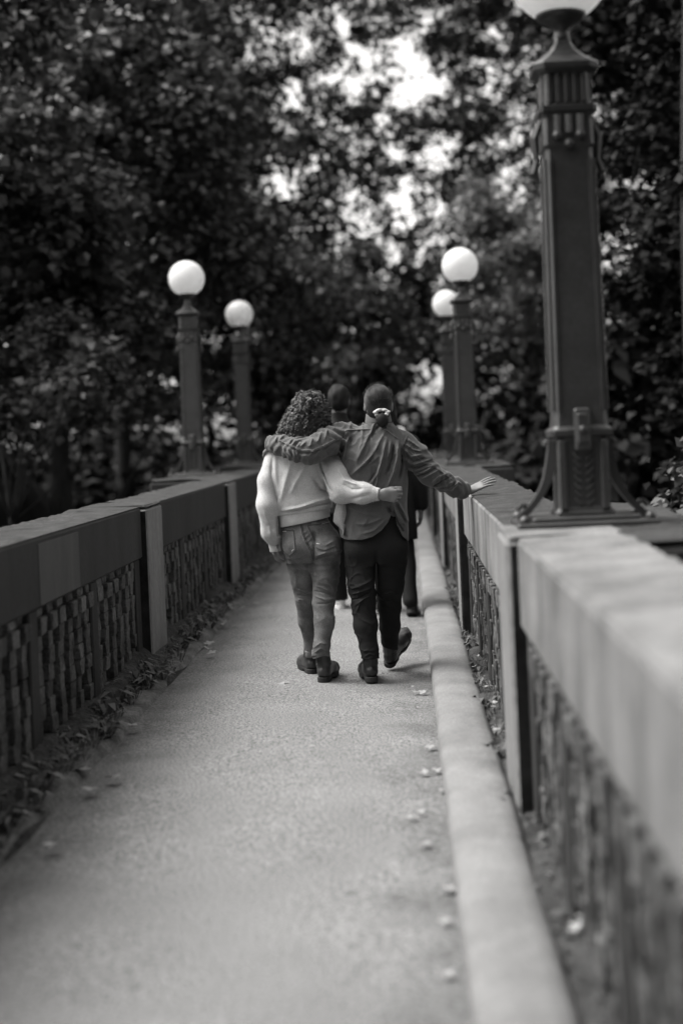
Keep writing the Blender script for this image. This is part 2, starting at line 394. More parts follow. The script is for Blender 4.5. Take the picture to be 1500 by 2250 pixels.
# ------------------------------------------------------------------ lamps
def lamp(x, y, label):
    z = TOP + .004
    r = empty('lamp_post', (x, y, z), label, 'street lamp', 'globe lamps along the bridge parapets')
    P = M['lamp_paint']
    def mk(name, fn, m=P, parent=r, smooth=False):
        b = MB(); fn(b)
        for vv in b.v: vv += np.array((x, y, z))
        return b.build(name, m, parent, smooth)
    def plate(b):
        b.box(-.275, .275, -.21, .21, -.01, .028, .006); 
        b.box(-.21, .21, -.16, .16, .028, .045, .006)
    pl = mk('base_plate', plate)
    def bolts(b):
        for sx in (-1, 1):
            for sy in (-1, 1): b.sphere((sx*.245, sy*.17, .036), .022, 12, 6, -.4)
    for sx in (-1, 1):
        for sy in (-1, 1): mk('bolt', lambda b: b.sphere((sx*.245, sy*.17, .036), .022, 12, 6, -.4), P, pl, True)
    mk('pedestal', lambda b: (b.square([(.045, .118), (.06, .118), (.075, .104), (.2, .100), (.34, .096), (.36, .1)], ch=.12)))
    def panel(sy):
        def fn(b):
            for s in (-1, 1): b.box(s*.083-.016, s*.083+.016, min(sy*.122, sy*.098), max(sy*.122, sy*.098), .07, .345, .005)
            b.box(-.07, .07, min(sy*.113, sy*.098), max(sy*.113, sy*.098), .06, .08, .004)
            for k in range(7):     # overlapping scales of the panel ornament
                zc = .10 + k*.03; th = np.linspace(math.pi, 2*math.pi, 9)
                b.tube(np.stack([.036*np.cos(th), 0*th + sy*(.107 - .004*np.sin(th)), zc + .03*np.sin(th) + .02], -1), .0065, 5)
        return fn
    for sy in (-1, 1): mk('panel_ornament', panel(sy))
    def bracket(s):
        def fn(b):
            th = np.linspace(0, 1, 15)
            px = .105 + .145*th**2.4; pz = .345 - .305*th
            for w in (-1,):
                rings = []
                for k in range(15):
                    tx = .02 + .006*math.sin(th[k]*6)
                    rings.append([(s*(px[k]+tx), -.035, pz[k]), (s*(px[k]+tx), .035, pz[k]), (s*px[k]-s*.012, .035, pz[k]-.008), (s*px[k]-s*.012, -.035, pz[k]-.008)])
                b.loft(rings)
            t2 = np.linspace(0, 5.2, 18); rr = .026*(1 - t2/7.5)
            b.tube(np.stack([s*(.236 + rr*np.cos(t2)), 0*t2, .068 + rr*np.sin(t2)], -1), .012, 6)
            b.tube(np.stack([s*(.125 + .6*rr*np.cos(t2)), 0*t2, .33 + .6*rr*np.sin(t2)], -1), .010, 6)
        return fn
    for s in (-1, 1): mk('scroll_bracket', bracket(s))
    mk('collar', lambda b: b.square([(.355, .104), (.362, .122), (.384, .124), (.392, .112), (.40, .106)], ch=.12))
    def boss(sy):
        def fn(b):
            y0, y1 = sorted((sy*.135, sy*.098)); b.box(-.032, .032, y0, y1, .30, .47, .008)
            y0, y1 = sorted((sy*.142, sy*.130)); b.box(-.022, .022, y0, y1, .33, .45, .005)
            b.sphere((0, sy*.135, .385), .018, 10, 6)
        return fn
    for sy in (-1, 1): mk('boss', boss(sy))
    def shaft(b):
        b.square([(.398, .106), (.45, .103), (1.45, .093), (1.50, .093)], ch=.16)
        for s in (-1, 1):
            b.tube([(s*.085, -.1055, .46), (s*.076, -.0955, 1.46)], .007, 5); b.tube([(s*.085, .1055, .46), (s*.076, .0955, 1.46)], .007, 5)
            b.tube([(s*.1055, -.085, .46), (s*.0955, -.076, 1.46)], .007, 5); b.tube([(s*.1055, .085, .46), (s*.0955, .076, 1.46)], .007, 5)
    mk('shaft', shaft)
    def cap_orn(b):
        b.square([(1.50, .094), (1.515, .1), (1.62, .098), (1.645, .104)], ch=.14)
        for k in (-1, 0, 1):
            for sy in (-1, 1):
                b.sphere((k*.045, sy*.102, 1.55 - (.035 if k == 0 else 0)), .021, 10, 6)
                b.tube([(k*.045, sy*.1, 1.56), (k*.045, sy*.104, 1.63)], .016, 6)
        for s in (-1, 1):       # hanging leaf on each side
            b.tube([(s*.10, 0, 1.63), (s*.128, 0, 1.56), (s*.122, 0, 1.47), (s*.138, 0, 1.42), (s*.112, 0, 1.38)], [.014, .02, .015, .018, .006], 6)
    mk('capital', cap_orn)
    def fluted(b):
        b.square([(1.645, .113), (1.668, .115), (1.674, .1)], ch=.12)
        b.square([(1.672, .091), (1.80, .089)], ch=.12)
        for k in range(5):
            o = -.068 + k*.034
            for sy in (-1, 1):
                b.box(o-.009, o+.009, sy*.093-.006, sy*.093+.006, 1.68, 1.80, .003); b.box(sy*.093-.006, sy*.093+.006, o-.009, o+.009, 1.68, 1.80, .003)
    mk('fluted_block', fluted)
    mk('roof_cap', lambda b: b.square([(1.798, .1), (1.815, .128), (1.835, .131), (1.845, .123), (1.868, .09), (1.90, .055), (1.935, .032), (1.96, .028)], ch=.3))
    mk('globe_holder', lambda b: b.lathe([(1.945, .03), (1.96, .036), (1.97, .03), (1.99, .031), (2.01, .05), (2.028, .08), (2.042, .1), (2.056, .102), (2.056, .09)], n=24), P, r, True)
    g = mk('globe', lambda b: b.sphere((0, 0, 2.228), .203, 40, 24, -.88), M['globe'], r, True)
    return r
L0 = lamp(.712, 5.72, 'nearest globe lamp on the right parapet, its globe cut by the top of the photo')
def lamp_copy(x, y, label):
    c = copy_tree(L0); c.location = (x, y, TOP + .004); c['label'] = label
lamp_copy(.735, 15.9, 'tallest-looking globe lamp beyond the outstretched arm, hiding another lamp behind it')
lamp_copy(.735, 20.7, 'farthest globe lamp on the right parapet, half hidden behind a nearer lamp')
lamp_copy(-2.335, 16.0, 'larger globe lamp on the left parapet')
lamp_copy(-2.30, 20.9, 'smaller, farther globe lamp on the left parapet near the curly haired woman')
# ------------------------------------------------------------------ trees
def leaf_cloud(clumps, size, seed, flat=.55, keep=None):
    """clumps: (centre, radii, count); leaves sit along drooping twigs that radiate from each clump's centre"""
    r = np.random.default_rng(seed); Vs = []
    for c, rad, n in clumps:
        c = np.array(c); rad = np.array(rad)
        per = 9; tw = max(1, n//per)
        d = r.normal(size=(tw, 3)); d[:, 2] = d[:, 2]*.8 + .1; d /= np.linalg.norm(d, axis=1)[:, None]
        ln = r.uniform(.55, 1.08, tw)
        t = r.uniform(.35, 1, (tw, per))
        p = c + (d*ln[:, None]*rad)[:, None, :]*t[..., None]
        p[..., 2] -= (.22*rad[2])*t**2*(1-np.abs(d[:, 2:3]))
        p = p + r.normal(0, size*.75, p.shape)
        out = np.broadcast_to(d[:, None, :], p.shape).reshape(-1, 3); p = p.reshape(-1, 3)
        if keep is not None: kk = keep(p); p = p[kk]; out = out[kk]
        m = len(p)
        if m == 0: continue
        nrm = r.normal(0, flat, (m, 3)) + np.array((0, 0, 1.)) + .35*out; nrm /= np.linalg.norm(nrm, axis=1)[:, None]
        ax = out + r.normal(0, .7, (m, 3)); ax[:, 2] -= .35
        ax -= (ax*nrm).sum(1)[:, None]*nrm; ax /= np.linalg.norm(ax, axis=1)[:, None] + 1e-9
        sd = np.cross(nrm, ax); s = size*r.uniform(.6, 1.25, m)[:, None]
        dr = nrm*s
        # six-point leaf, folded a little along its midrib
        tip = p + ax*s*.62 - dr*.10; base = p - ax*s*.5
        l1 = p + sd*s*.42 + dr*.10 - ax*s*.05; r1 = p - sd*s*.42 + dr*.10 - ax*s*.05
        Vs.append(np.stack([base, r1, tip, l1], 1))
    V = np.concatenate(Vs); n = len(V)
    return V.reshape(-1, 3), np.arange(n*4).reshape(n, 4)

def limb(b, p0, p1, r0, r1, seed, n=8, bow=.08):
    r = np.random.default_rng(seed); p0 = np.array(p0, float); p1 = np.array(p1, float); L = np.linalg.norm(p1-p0)
    t = np.linspace(0, 1, n)[:, None]; off = r.normal(0, bow*L, 3); off2 = r.normal(0, bow*.5*L, 3)
    pts = p0 + (p1-p0)*t + off*np.sin(math.pi*t) + off2*np.sin(2*math.pi*t)
    b.tube(pts, r0 + (r1-r0)*t[:, 0]**.8, 8)
    return pts

def tree(label, x, y, h, tr, clumps, size, seed, m='leaf', lean=(0, 0), group='trees around the bridge', name='leafy_tree', limbs=99, keep=None):
    z = float(ground_z(np.array(x), np.array(y))) - .2
    root = empty(name, (x, y, z), label, 'tree', group)
    b = MB(); top = np.array((x+lean[0], y+lean[1], -6.5+h))
    tp = limb(b, (x, y, z), top, tr, tr*.25, seed, 14, .015)
    for k, (c, rad, n) in enumerate(clumps[:limbs]):
        zz = c[2] - .6*rad[2]; j = int(np.clip((zz - z)/(h - 6.5 - z)*13, 3, 13)); j = max(2, j-2)
        limb(b, tp[j], np.array(c), tr*.2*(1 - j/18), .012, seed*31+k, 9, .10)
    b.build('trunk', M['bark'], root, True)
    v, f = leaf_cloud(clumps, size, seed, keep=keep)
    mesh_obj('crown', v, f, M[m], root)
    return root

def ball(cx, cy, cz, rx, ry, rz, k, n, seed, rr=(1.0, 1.8)):
    """k clumps spread through an ellipsoid"""
    r = np.random.default_rng(seed); out = []
    for _ in range(k):
        d = r.normal(size=3); d /= np.linalg.norm(d); q = r.uniform(.3, 1)**.5
        a = r.uniform(*rr)
        out.append(((cx+d[0]*rx*q, cy+d[1]*ry*q, cz+d[2]*rz*q), (a, a, a*.55), n))
    return out
# left side, from near to far
def hang(x0, x1, y0, y1, z0, z1, k, n, seed, a=(.5, .9), fl=.5):
    """clumps spread through a box"""
    r = np.random.default_rng(seed); out = []
    for _ in range(k):
        q = r.uniform(*a); out.append(((r.uniform(x0, x1), r.uniform(y0, y1), r.uniform(z0, z1)), (q, q, q*fl), n))
    return out
tree('dense leafy tree filling the left edge, dark trunk behind the left parapet', -6.4, 19.5, 13, .28, ball(-6.0, 19.5, 5.2, 2.7, 2.0, 3.6, 44, 520, 1, (.8, 1.5)), .15, 1)
tree('broad tree behind the larger left lamp with pale leaf tips', -6.0, 25.5, 15, .28, ball(-5.6, 25, 6.0, 3.2, 2.2, 4.4, 50, 520, 2, (.8, 1.6)), .16, 2)
tree('low bushy tree close behind the left parapet, bright star-shaped leaf clusters', -5.2, 18.5, 8, .10, hang(-6.0, -3.5, 17.2, 19.2, 1.75, 3.1, 20, 240, 3, (.3, .6)), .12, 3, 'leaf_pale')
tree('tall dark tree rising in the upper left corner', -10.5, 30, 18, .40, ball(-8.8, 30, 9.0, 3.8, 3.0, 4.6, 50, 480, 4, (1.1, 2.0)), .18, 4, 'leaf_dark')
tree('tree leaning over the path left of the bright sky gap', -6.4, 33, 16, .24, ball(-5.4, 32, 7.0, 2.0, 2.2, 4.6, 36, 480, 5, (.9, 1.6)), .17, 5)
tree('round tree behind the smaller left lamp', -4.2, 31, 9, .16, ball(-3.2, 31, 4.0, 1.9, 1.8, 2.4, 28, 480, 6, (.8, 1.4)), .16, 6)
# right side
tree('pale fine-leaved tree behind the two right lamps', 3.9, 36, 9, .14, ball(3.3, 36, 5.2, 1.8, 1.8, 3.0, 32, 520, 7, (.7, 1.3)), .14, 7, 'leaf_pale')
tree('dark tree behind the nearest lamp shaft on the right', 6.6, 27, 14, .28, ball(5.6, 27, 6.4, 1.8, 1.8, 5.2, 40, 480, 8, (.8, 1.6)), .17, 8, 'leaf_black', limbs=8)
tree('large dark tree at the right edge with a thick black trunk', 3.75, 17.2, 14, .25, ball(4.4, 18, 5.2, 1.4, 1.6, 4.4, 34, 460, 9, (.7, 1.3)), .14, 9, 'leaf_black', limbs=5)
tree('shrubby sapling low behind the right parapet at the frame edge', 2.75, 10.5, 6.6, .05, ball(2.6, 11.0, .8, .65, .8, .7, 14, 120, 10, (.22, .42)), .085, 10, 'leaf', limbs=3)
tree('wide tree arching above the right lamps beside the sky gap', 7.4, 38, 16, .2, ball(6.6, 36, 10.6, 2.6, 2.2, 3.0, 28, 420, 11, (.9, 1.6)), .17, 11)
# beyond the end of the bridge
# openings in the thin crown through which the bright sky shows
HOLES = [(at(a, b, 45)[[0, 2]], c*45/F, d*45/F) for a, b, c, d in ((895, 125, 65, 48), (920, 190, 95, 36), (975, 315, 75, 22), (870, 345, 36, 17), (895, 390, 38, 22), (868, 432, 40, 30), (885, 490, 40, 28),
    (540, 100, 20, 30), (555, 140, 20, 25), (660, 85, 45, 40), (750, 65, 20, 40), (640, 205, 34, 36), (765, 180, 40, 38), (690, 340, 15, 20), (737, 392, 18, 18), (1090, 195, 55, 20), (1125, 310, 25, 16), (845, 275, 26, 16), (785, 110, 16, 18), (1035, 130, 30, 18), (980, 250, 30, 12), (700, 215, 20, 20))]
_nh = Noise(44, 14, .5, 2.2)
def thin_keep(p):
    k = np.ones(len(p), bool); w = .28*_nh(p[:, 0], p[:, 0]*0, p[:, 2]) + .5
    for c, a, b in HOLES: k &= ((p[:, 0]-c[0])/a)**2 + ((p[:, 2]-c[1])/b)**2 + w > 1
    return k
sp = []
r = np.random.default_rng(12)
for _ in range(860):
    px = r.uniform(-6.4, 5.6); lo_ = 7.2 + abs(px - .3)*.7; pz = lo_ + r.uniform(0, 1)*(17.2 - lo_)
    a = r.uniform(.45, 1.0); sp.append(((px, 45 + r.uniform(-1.6, 1.6), pz), (a, a, a*.42), int(80*a)))
tree('thin-crowned tree standing in the bright gap at the end of the path', -1.9, 46.5, 15, .10, sp, .18, 12, limbs=4, keep=thin_keep)
tree('dark rounded tree at the far end of the path behind the walkers', -2.9, 42, 9, .14, ball(-2.4, 42, 4.4, 2.8, 1.8, 2.9, 34, 460, 13, (.8, 1.5)), .19, 13)
tree('far dark tree right of the path end behind the farthest lamp', 5.2, 47, 9, .14, ball(3.8, 47, 5.2, 3.0, 1.8, 1.9, 30, 420, 14, (.7, 1.3)), .19, 14)
tree('far tree closing the left side of the path end', -9.5, 46, 14, .3, ball(-8.4, 46, 7.4, 4.2, 2.5, 5.4, 46, 460, 15, (1.1, 2.0)), .22, 15)
tree('far tall tree on the right behind the near lamp globe', 11.5, 44, 18, .36, ball(9.8, 44, 8.6, 3.8, 2.5, 6.6, 46, 460, 16, (1.1, 2.0)), .22, 16, 'leaf_black')
# the wood all round the ravine, one mass with unseen light-blocking foliage
r = np.random.default_rng(99); cl = []
def wood_top(az): return np.interp(az, [-.4, -.13, -.10, -.088, -.031, -.010, .02, .033, .066, .098, .108, .4], [24, 23, 20, 15, 12.4, 9.8, 9.7, 12.6, 13.4, 14, 23, 24])
for _ in range(520):
    az = r.uniform(-.34, .27); yy = r.uniform(58, 72); top = float(wood_top(az)) - 1.2; z = r.uniform(-1, top)
    if (.002 < az < .032 and 1.6 < z < 3.2 or .07 < az < .10 and .9 < z < 2.0) and r.random() < .85: continue
    a = r.uniform(1.3, 2.3); cl.append(((az*yy, yy, z), (a, a, a*.6), 170))
for _ in range(420):  # ring mostly out of view, added to cut light from the horizon
    k = r.random()*1.12
    if k < .42: p = (r.uniform(-24, -15), r.uniform(-14, 58))
    elif k < .84: p = (r.uniform(11, 20), r.uniform(-14, 58))
    else: p = (r.uniform(-17, 13), r.uniform(-17, -10))
    a = r.uniform(1.8, 3.4); cl.append(((p[0], p[1], r.uniform(-5, 11) if k < .84 else r.uniform(-3, 13)), (a, a, a*.8), 110))
for _ in range(150):      # understorey below the left trees and beside the bridge on the right
    if r.random() < .2: p = (r.uniform(-10, -3.2), r.uniform(30, 42), r.uniform(-1, 1.2))
    else: p = (r.uniform(2.6, 10), r.uniform(22, 46), r.uniform(-1, 2.6))
    a = r.uniform(1.0, 1.8); cl.append((p, (a, a, a*.7), 150))
for _ in range(60):       # unseen clumps added on the right by the camera to shade the nearest lamp
    a = r.uniform(1.0, 2.0); cl.append(((r.uniform(1.6, 8), r.uniform(-8, 3.0), r.uniform(4.4, 9)), (a, a, a*.6), 130))
for _ in range(110):     # unseen foliage added over the bridge behind the camera to block sky light
    a = r.uniform(.9, 1.7); cl.append(((r.uniform(-3.5, 5.5), r.uniform(-7, -1.5), r.uniform(3.0, 8.0)), (a, a, a*.6), 150))
for _ in range(50):  # more unseen foliage, added low beside the camera to block light
    a = r.uniform(.7, 1.2); cl.append(((r.uniform(2.2, 6.5), r.uniform(-5, .5), r.uniform(.8, 4.0)), (a, a, a*.7), 150))
v, f = leaf_cloud(cl, .34, 99)
tag(mesh_obj('surrounding_woods', v, f, M['leaf_black']), 'dark mass of woodland all round the ravine and beyond the bridge end, with unseen foliage added for shade', 'woods', kind='stuff')

# ------------------------------------------------------------------ weeds and fallen leaves
def weeds(name, label, xs, n, seed, y0=1.0, y1=26, hm=1.0):
    r = np.random.default_rng(seed); V = []; T = []
    for _ in range(n):
        y = y0 + (y1-y0)*r.random()**1.3; x = r.uniform(*xs) + .02*math.sin(y*3); z = .03
        h = r.uniform(.02, .10)*hm; kind = r.random()
        for b_ in range(r.integers(4, 10)):
            an = r.uniform(0, 6.28); ln = r.uniform(.5, 1)*h; w = ln*(.05 if kind < .6 else .15); t = np.array((math.cos(an), math.sin(an), 0)); sd = np.array((-t[1], t[0], 0))*w
            p0 = np.array((x, y, z)) + t*.01; p1 = p0 + t*ln*.45 + np.array((0, 0, ln*.7)); p2 = p0 + t*ln*(1.0) + np.array((0, 0, ln*(.75 if kind < .5 else .5)))
            V.append((p0 - sd*.4, p0 + sd*.4, p1 + sd, p1 - sd)); V.append((p1 - sd, p1 + sd, p2 + sd*.15, p2 - sd*.15))
    V = np.array(V); k = len(V)
    tag(mesh_obj(name, V.reshape(-1, 3), np.arange(k*4).reshape(k, 4), M['weed']), label, 'weeds', kind='stuff')
weeds('verge_weeds', 'low weeds and moss along the foot of the left parapet', (-1.74, -1.50), 1500, 5, 3.5, hm=1.5)
weeds('verge_weeds', 'grass and litter in the gap between right kerb and parapet', (.35, .46), 500, 6, 2.5)
def leaf_shape(seed, S):
    r = np.random.default_rng(seed); n = 22; an = np.linspace(0, 2*math.pi, n, endpoint=False)
    rr = S*(.55 + .38*np.abs(np.cos(an*2.5 + .2))**1.5)*r.uniform(.85, 1.1, n); rr[n//2] *= .5
    P = np.stack([rr*np.cos(an), rr*np.sin(an), .28*rr*np.sin(an*2 + r.uniform(0, 6)) + .22*np.abs(rr*np.sin(an))], -1)
    V = np.concatenate([np.zeros((1, 3)), P*.5 - np.array((0, 0, .0)), P])
    f = [(0, 1+j, 1+(j+1) % n) for j in range(n)] + [(1+j, 1+n+j, 1+n+(j+1) % n, 1+(j+1) % n) for j in range(n)]
    V[:, 2] = (V[:, 2] - V[:, 2].min())*.55; return V, f
protos = []
def scatter(label, group, spots, seed):
    r = np.random.default_rng(seed)
    for (x, y, z, S) in spots:
        k = r.integers(0, 6)
        if len(protos) < 6:
            V, f = leaf_shape(len(protos)+3, .055); o = mesh_obj('fallen_leaf', V, f, M['fallen']); protos.append(o)
        else:
            o = protos[k].copy(); C.objects.link(o)
        o.location = (x, y, z); o.rotation_euler = (r.normal(0, .15), r.normal(0, .15), r.uniform(0, 6.28)); o.scale = (S/.055,)*3
        tag(o, label, 'leaf', group)
r = np.random.default_rng(21)
kerb_px = [(945, 1646), (930, 1704), (961, 1698), (973, 1742), (935, 1862), (984, 1960), (975, 2030), (985, 2150), (960, 1540), (930, 1525), (912, 1524), (948, 1500), (938, 1420), (1060, 1770)]
def ground(px, py):
    yy = F*EYE/((px-VPX)*SIN + (py-VPY)*COS); return at(px, py, yy)
sp = [(*ground(a, b)[:2], .012, r.uniform(.02, .032)) for a, b in kerb_px if ground(a, b)[0] < .11]
sp += [(r.uniform(-.06, .10), r.uniform(3.4, 14), .012, r.uniform(.012, .024)) for _ in range(10)]
scatter('small dry fallen leaf lying on the path along the right kerb', 'dry leaves along the right kerb', sp, 1)
sp = [(r.uniform(-1.60, -1.30), 3.5 + 12*r.random()**1.2, .035, r.uniform(.025, .05)) for _ in range(34)]
scatter('small dry fallen leaf lying on the left verge', 'dry leaves on the left verge', sp, 2)
sp = [(*ground(620, 1504)[:2], .012, .045)]
scatter('single curled dark leaf in the middle of the path by the boots', 'leaf on the open path', sp, 3)
sp = [(r.uniform(.36, .46), r.uniform(2.6, 9), .085, r.uniform(.016, .028)) for _ in range(16)]
scatter('small dry fallen leaf in the gap behind the right kerb', 'dry leaves behind the right kerb', sp, 4)
# ------------------------------------------------------------------ people: implicit surfaces meshed by surface nets
def surface_nets(f, org, h):
    s = f < 0
    nx, ny, nz_ = f.shape
    cs = [(i, j, k) for i in (0, 1) for j in (0, 1) for k in (0, 1)]
    def sub(a, c): return a[c[0]:nx-1+c[0], c[1]:ny-1+c[1], c[2]:nz_-1+c[2]]
    cnt = sum(sub(s, c).astype(np.int8) for c in cs)
    mask = (cnt > 0) & (cnt < 8); I = np.argwhere(mask)
    idx = np.full(mask.shape, -1, np.int64); idx[mask] = np.arange(len(I))
    val = [f[I[:, 0]+c[0], I[:, 1]+c[1], I[:, 2]+c[2]] for c in cs]
    acc = np.zeros((len(I), 3)); num = np.zeros(len(I))
    for a in range(8):
        for ax in range(3):
            if cs[a][ax] == 0:
                c2 = list(cs[a]); c2[ax] = 1; b = cs.index(tuple(c2))
                va, vb = val[a], val[b]; m = (va < 0) != (vb < 0)
                t = np.where(m, va/(va - vb + 1e-12), 0)
                p = np.tile(np.array(cs[a], float), (len(I), 1)); p[:, ax] += t
                acc += np.where(m[:, None], p, 0); num += m
    V = org + (I + acc/num[:, None])*h
    Q = []
    for ax in range(3):
        o1, o2 = [(1, 2), (2, 0), (0, 1)][ax]
        lo = [slice(None)]*3; hi = [slice(None)]*3; lo[ax] = slice(0, -1); hi[ax] = slice(1, None)
        ch = s[tuple(lo)] != s[tuple(hi)]
        E = np.argwhere(ch); ok = (E[:, o1] > 0) & (E[:, o2] > 0) & (E[:, o1] < f.shape[o1]-1) & (E[:, o2] < f.shape[o2]-1)
        E = E[ok]; ins = s[tuple(lo)][E[:, 0], E[:, 1], E[:, 2]]
        def g(d1, d2):
            q = E.copy(); q[:, o1] += d1; q[:, o2] += d2; return idx[q[:, 0], q[:, 1], q[:, 2]]
        q = np.stack([g(-1, -1), g(0, -1), g(0, 0), g(-1, 0)], 1)
        q[~ins] = q[~ins][:, ::-1]; Q.append(q)
    return V, np.concatenate(Q)

class Sdf:
    def __init__(s, lo, hi, h):
        s.lo = np.array(lo, float); s.h = h; s.n = np.ceil((np.array(hi, float) - s.lo)/h).astype(int) + 1
        s.f = np.full(s.n, 1.0, np.float32)
        s.ax = [(s.lo[i] + h*np.arange(s.n[i])).astype(np.float32) for i in range(3)]
    def _sl(s, a, b):
        i0 = np.clip(np.floor((np.array(a) - s.lo)/s.h).astype(int), 0, s.n); i1 = np.clip(np.ceil((np.array(b) - s.lo)/s.h).astype(int)+1, 0, s.n)
        sl = tuple(slice(i0[i], i1[i]) for i in range(3))
        return sl, np.meshgrid(*[s.ax[i][sl[i]] for i in range(3)], indexing='ij', sparse=True)
    def _put(s, sl, d, k, sub=False):
        a = s.f[sl]
        if sub: d = -d; 
        if k <= 0: s.f[sl] = np.maximum(a, d) if sub else np.minimum(a, d); return
        q = np.clip(.5 + .5*((d - a) if not sub else (a - d))/k, 0, 1)
        if sub: s.f[sl] = d*(1-q) + a*q + k*q*(1-q)
        else: s.f[sl] = d*(1-q) + a*q - k*q*(1-q)
    def cone(s, a, b, ra, rb, k=.015, flat=None, sub=False):
        """tapered limb a-b; flat=(axis vector, factor) squeezes it along that axis"""
        a = np.array(a, float); b = np.array(b, float); m = max(ra, rb) + k + 3*s.h
        sl, (x, y, z) = s._sl(np.minimum(a, b) - m, np.maximum(a, b) + m)
        ba = b - a; L = ba@ba + 1e-12
        px, py, pz = x - a[0], y - a[1], z - a[2]
        t = np.clip((px*ba[0] + py*ba[1] + pz*ba[2])/L, 0, 1)
        qx, qy, qz = px - t*ba[0], py - t*ba[1], pz - t*ba[2]
        d2 = qx*qx + qy*qy + qz*qz; fc = 1
        if flat is not None:
            n = np.array(flat[0], float); n /= np.linalg.norm(n); w = qx*n[0] + qy*n[1] + qz*n[2]
            d2 = d2 + w*w*(1/flat[1]**2 - 1); fc = flat[1]
        s._put(sl, ((np.sqrt(d2) - (ra + (rb-ra)*t))*(fc if fc < 1 else 1)).astype(np.float32), k, sub)
    def chain(s, pts, rad, k=.015, flat=None):
        for i in range(len(pts)-1): s.cone(pts[i], pts[i+1], rad[i], rad[i+1], k, flat)
    def ell(s, c, r, k=.015, rot=None, sub=False):
        c = np.array(c, float); r = np.array(r, float); m = r.max() + k + 3*s.h
        sl, (x, y, z) = s._sl(c - m, c + m); x, y, z = x - c[0], y - c[1], z - c[2]
        if rot is not None:
            A = np.array(rot).T; x, y, z = A[0,0]*x+A[0,1]*y+A[0,2]*z, A[1,0]*x+A[1,1]*y+A[1,2]*z, A[2,0]*x+A[2,1]*y+A[2,2]*z
        q = np.sqrt((x/r[0])**2 + (y/r[1])**2 + (z/r[2])**2)
        g = np.sqrt((x/r[0]**2)**2 + (y/r[1]**2)**2 + (z/r[2]**2)**2) + 1e-9
        s._put(sl, np.where(q > .3, q*(q-1)/g, -r.min()*.7).astype(np.float32), k, sub)
    def torso(s, st, k=.02, p=2.4):
        """stations (z, xc, yc, half width, half depth), z rising"""
        st = sorted(st); zs = [q[0] for q in st]; a = np.array(st); m = k + .03 + 3*s.h
        lo = (min(a[:, 1]-a[:, 3])-m, min(a[:, 2]-a[:, 4])-m, zs[0]-m); hi = (max(a[:, 1]+a[:, 3])+m, max(a[:, 2]+a[:, 4])+m, zs[-1]+m)
        sl, (x, y, z) = s._sl(lo, hi); zz = s.ax[2][sl[2]]
        def cr(col):
            # smooth interpolation of the stations
            t = np.interp(zz, zs, np.arange(len(zs))); i = np.clip(t.astype(int), 0, len(zs)-2); u = t - i
            v = a[:, col]; mm = np.gradient(v, a[:, 0]); dz = a[i+1, 0] - a[i, 0]
            h00 = 2*u**3-3*u**2+1; h10 = u**3-2*u**2+u; h01 = -2*u**3+3*u**2; h11 = u**3-u**2
            return (h00*v[i] + h10*dz*mm[i] + h01*v[i+1] + h11*dz*mm[i+1]).astype(np.float32)[None, None, :]
        xc, yc, A, B = cr(1), cr(2), cr(3), cr(4)
        q = (np.abs((x-xc)/A)**p + np.abs((y-yc)/B)**p)**(1/p)
        d = (q - 1)*np.minimum(A, B)*np.clip(q, .6, 1.4)**.0
        d = np.maximum(d, np.maximum(zs[0] - z, z - zs[-1]))
        s._put(sl, d.astype(np.float32), k)
    def cut_fn(s, fn):
        """keep only where fn(x, y, z) < 0"""
        x, y, z = np.meshgrid(*s.ax, indexing='ij', sparse=True); s.f = np.maximum(s.f, fn(x, y, z).astype(np.float32))
    def disp(s, fn):
        x, y, z = np.meshgrid(*s.ax, indexing='ij', sparse=True); s.f = (s.f - fn(x, y, z)).astype(np.float32)
    def back_map(s, D, ysplit):
        """D(x, z): relief seen from behind, applied on the viewer's side of ysplit"""
        y = s.ax[1][None, :, None]; w = smooth(ysplit + .02, ysplit - .02, y)
        s.f = (s.f - D[:, None, :]*w).astype(np.float32)
    def grid2(s): return np.meshgrid(s.ax[0], s.ax[2], indexing='ij')
    def mesh(s, name, m, parent, relax=1, **kw):
        s.f[0] = s.f[-1] = 1; s.f[:, 0] = s.f[:, -1] = 1; s.f[:, :, 0] = s.f[:, :, -1] = 1
        V, Q = surface_nets(s.f, s.lo, s.h)
        for _ in range(relax):
            acc = np.zeros_like(V); n = np.zeros(len(V))
            for j in range(4):
                a, b = Q[:, j], Q[:, (j+1) % 4]
                for c in range(3): acc[:, c] += np.bincount(a, V[b, c], len(V)) + np.bincount(b, V[a, c], len(V))
                n += np.bincount(a, minlength=len(V)) + np.bincount(b, minlength=len(V))
            V = V*.5 + .5*acc/np.maximum(n, 1)[:, None]
        return mesh_obj(name, V, Q, m, parent, smooth=True, **kw)

def ridges(X, Z, Y, lines, gain=1.5):
    """2-D relief: lines of (pixels, amplitude m, width m), pixels of the photo at depth Y"""
    D = np.zeros_like(X)
    for px, amp, w in lines:
        P = np.array([at(a, b, Y)[[0, 2]] for a, b in px]); n = len(P)-1
        best = np.full(X.shape, 9.0); tt = np.zeros_like(X)
        for i in range(n):
            a, b = P[i], P[i+1]; ba = b-a
            t = np.clip(((X-a[0])*ba[0] + (Z-a[1])*ba[1])/(ba@ba + 1e-12), 0, 1)
            d = np.hypot(X-a[0]-t*ba[0], Z-a[1]-t*ba[1]); u = d < best
            best = np.where(u, d, best); tt = np.where(u, (i+t)/n, tt)
        fade = np.clip(np.minimum(tt, 1-tt)*5 + .25, 0, 1)
        D = D + gain*amp*fade*(.55*np.exp(-(best/(w*.9))**2) + .45*np.exp(-best/(w*.75)))
    return D.astype(np.float32)

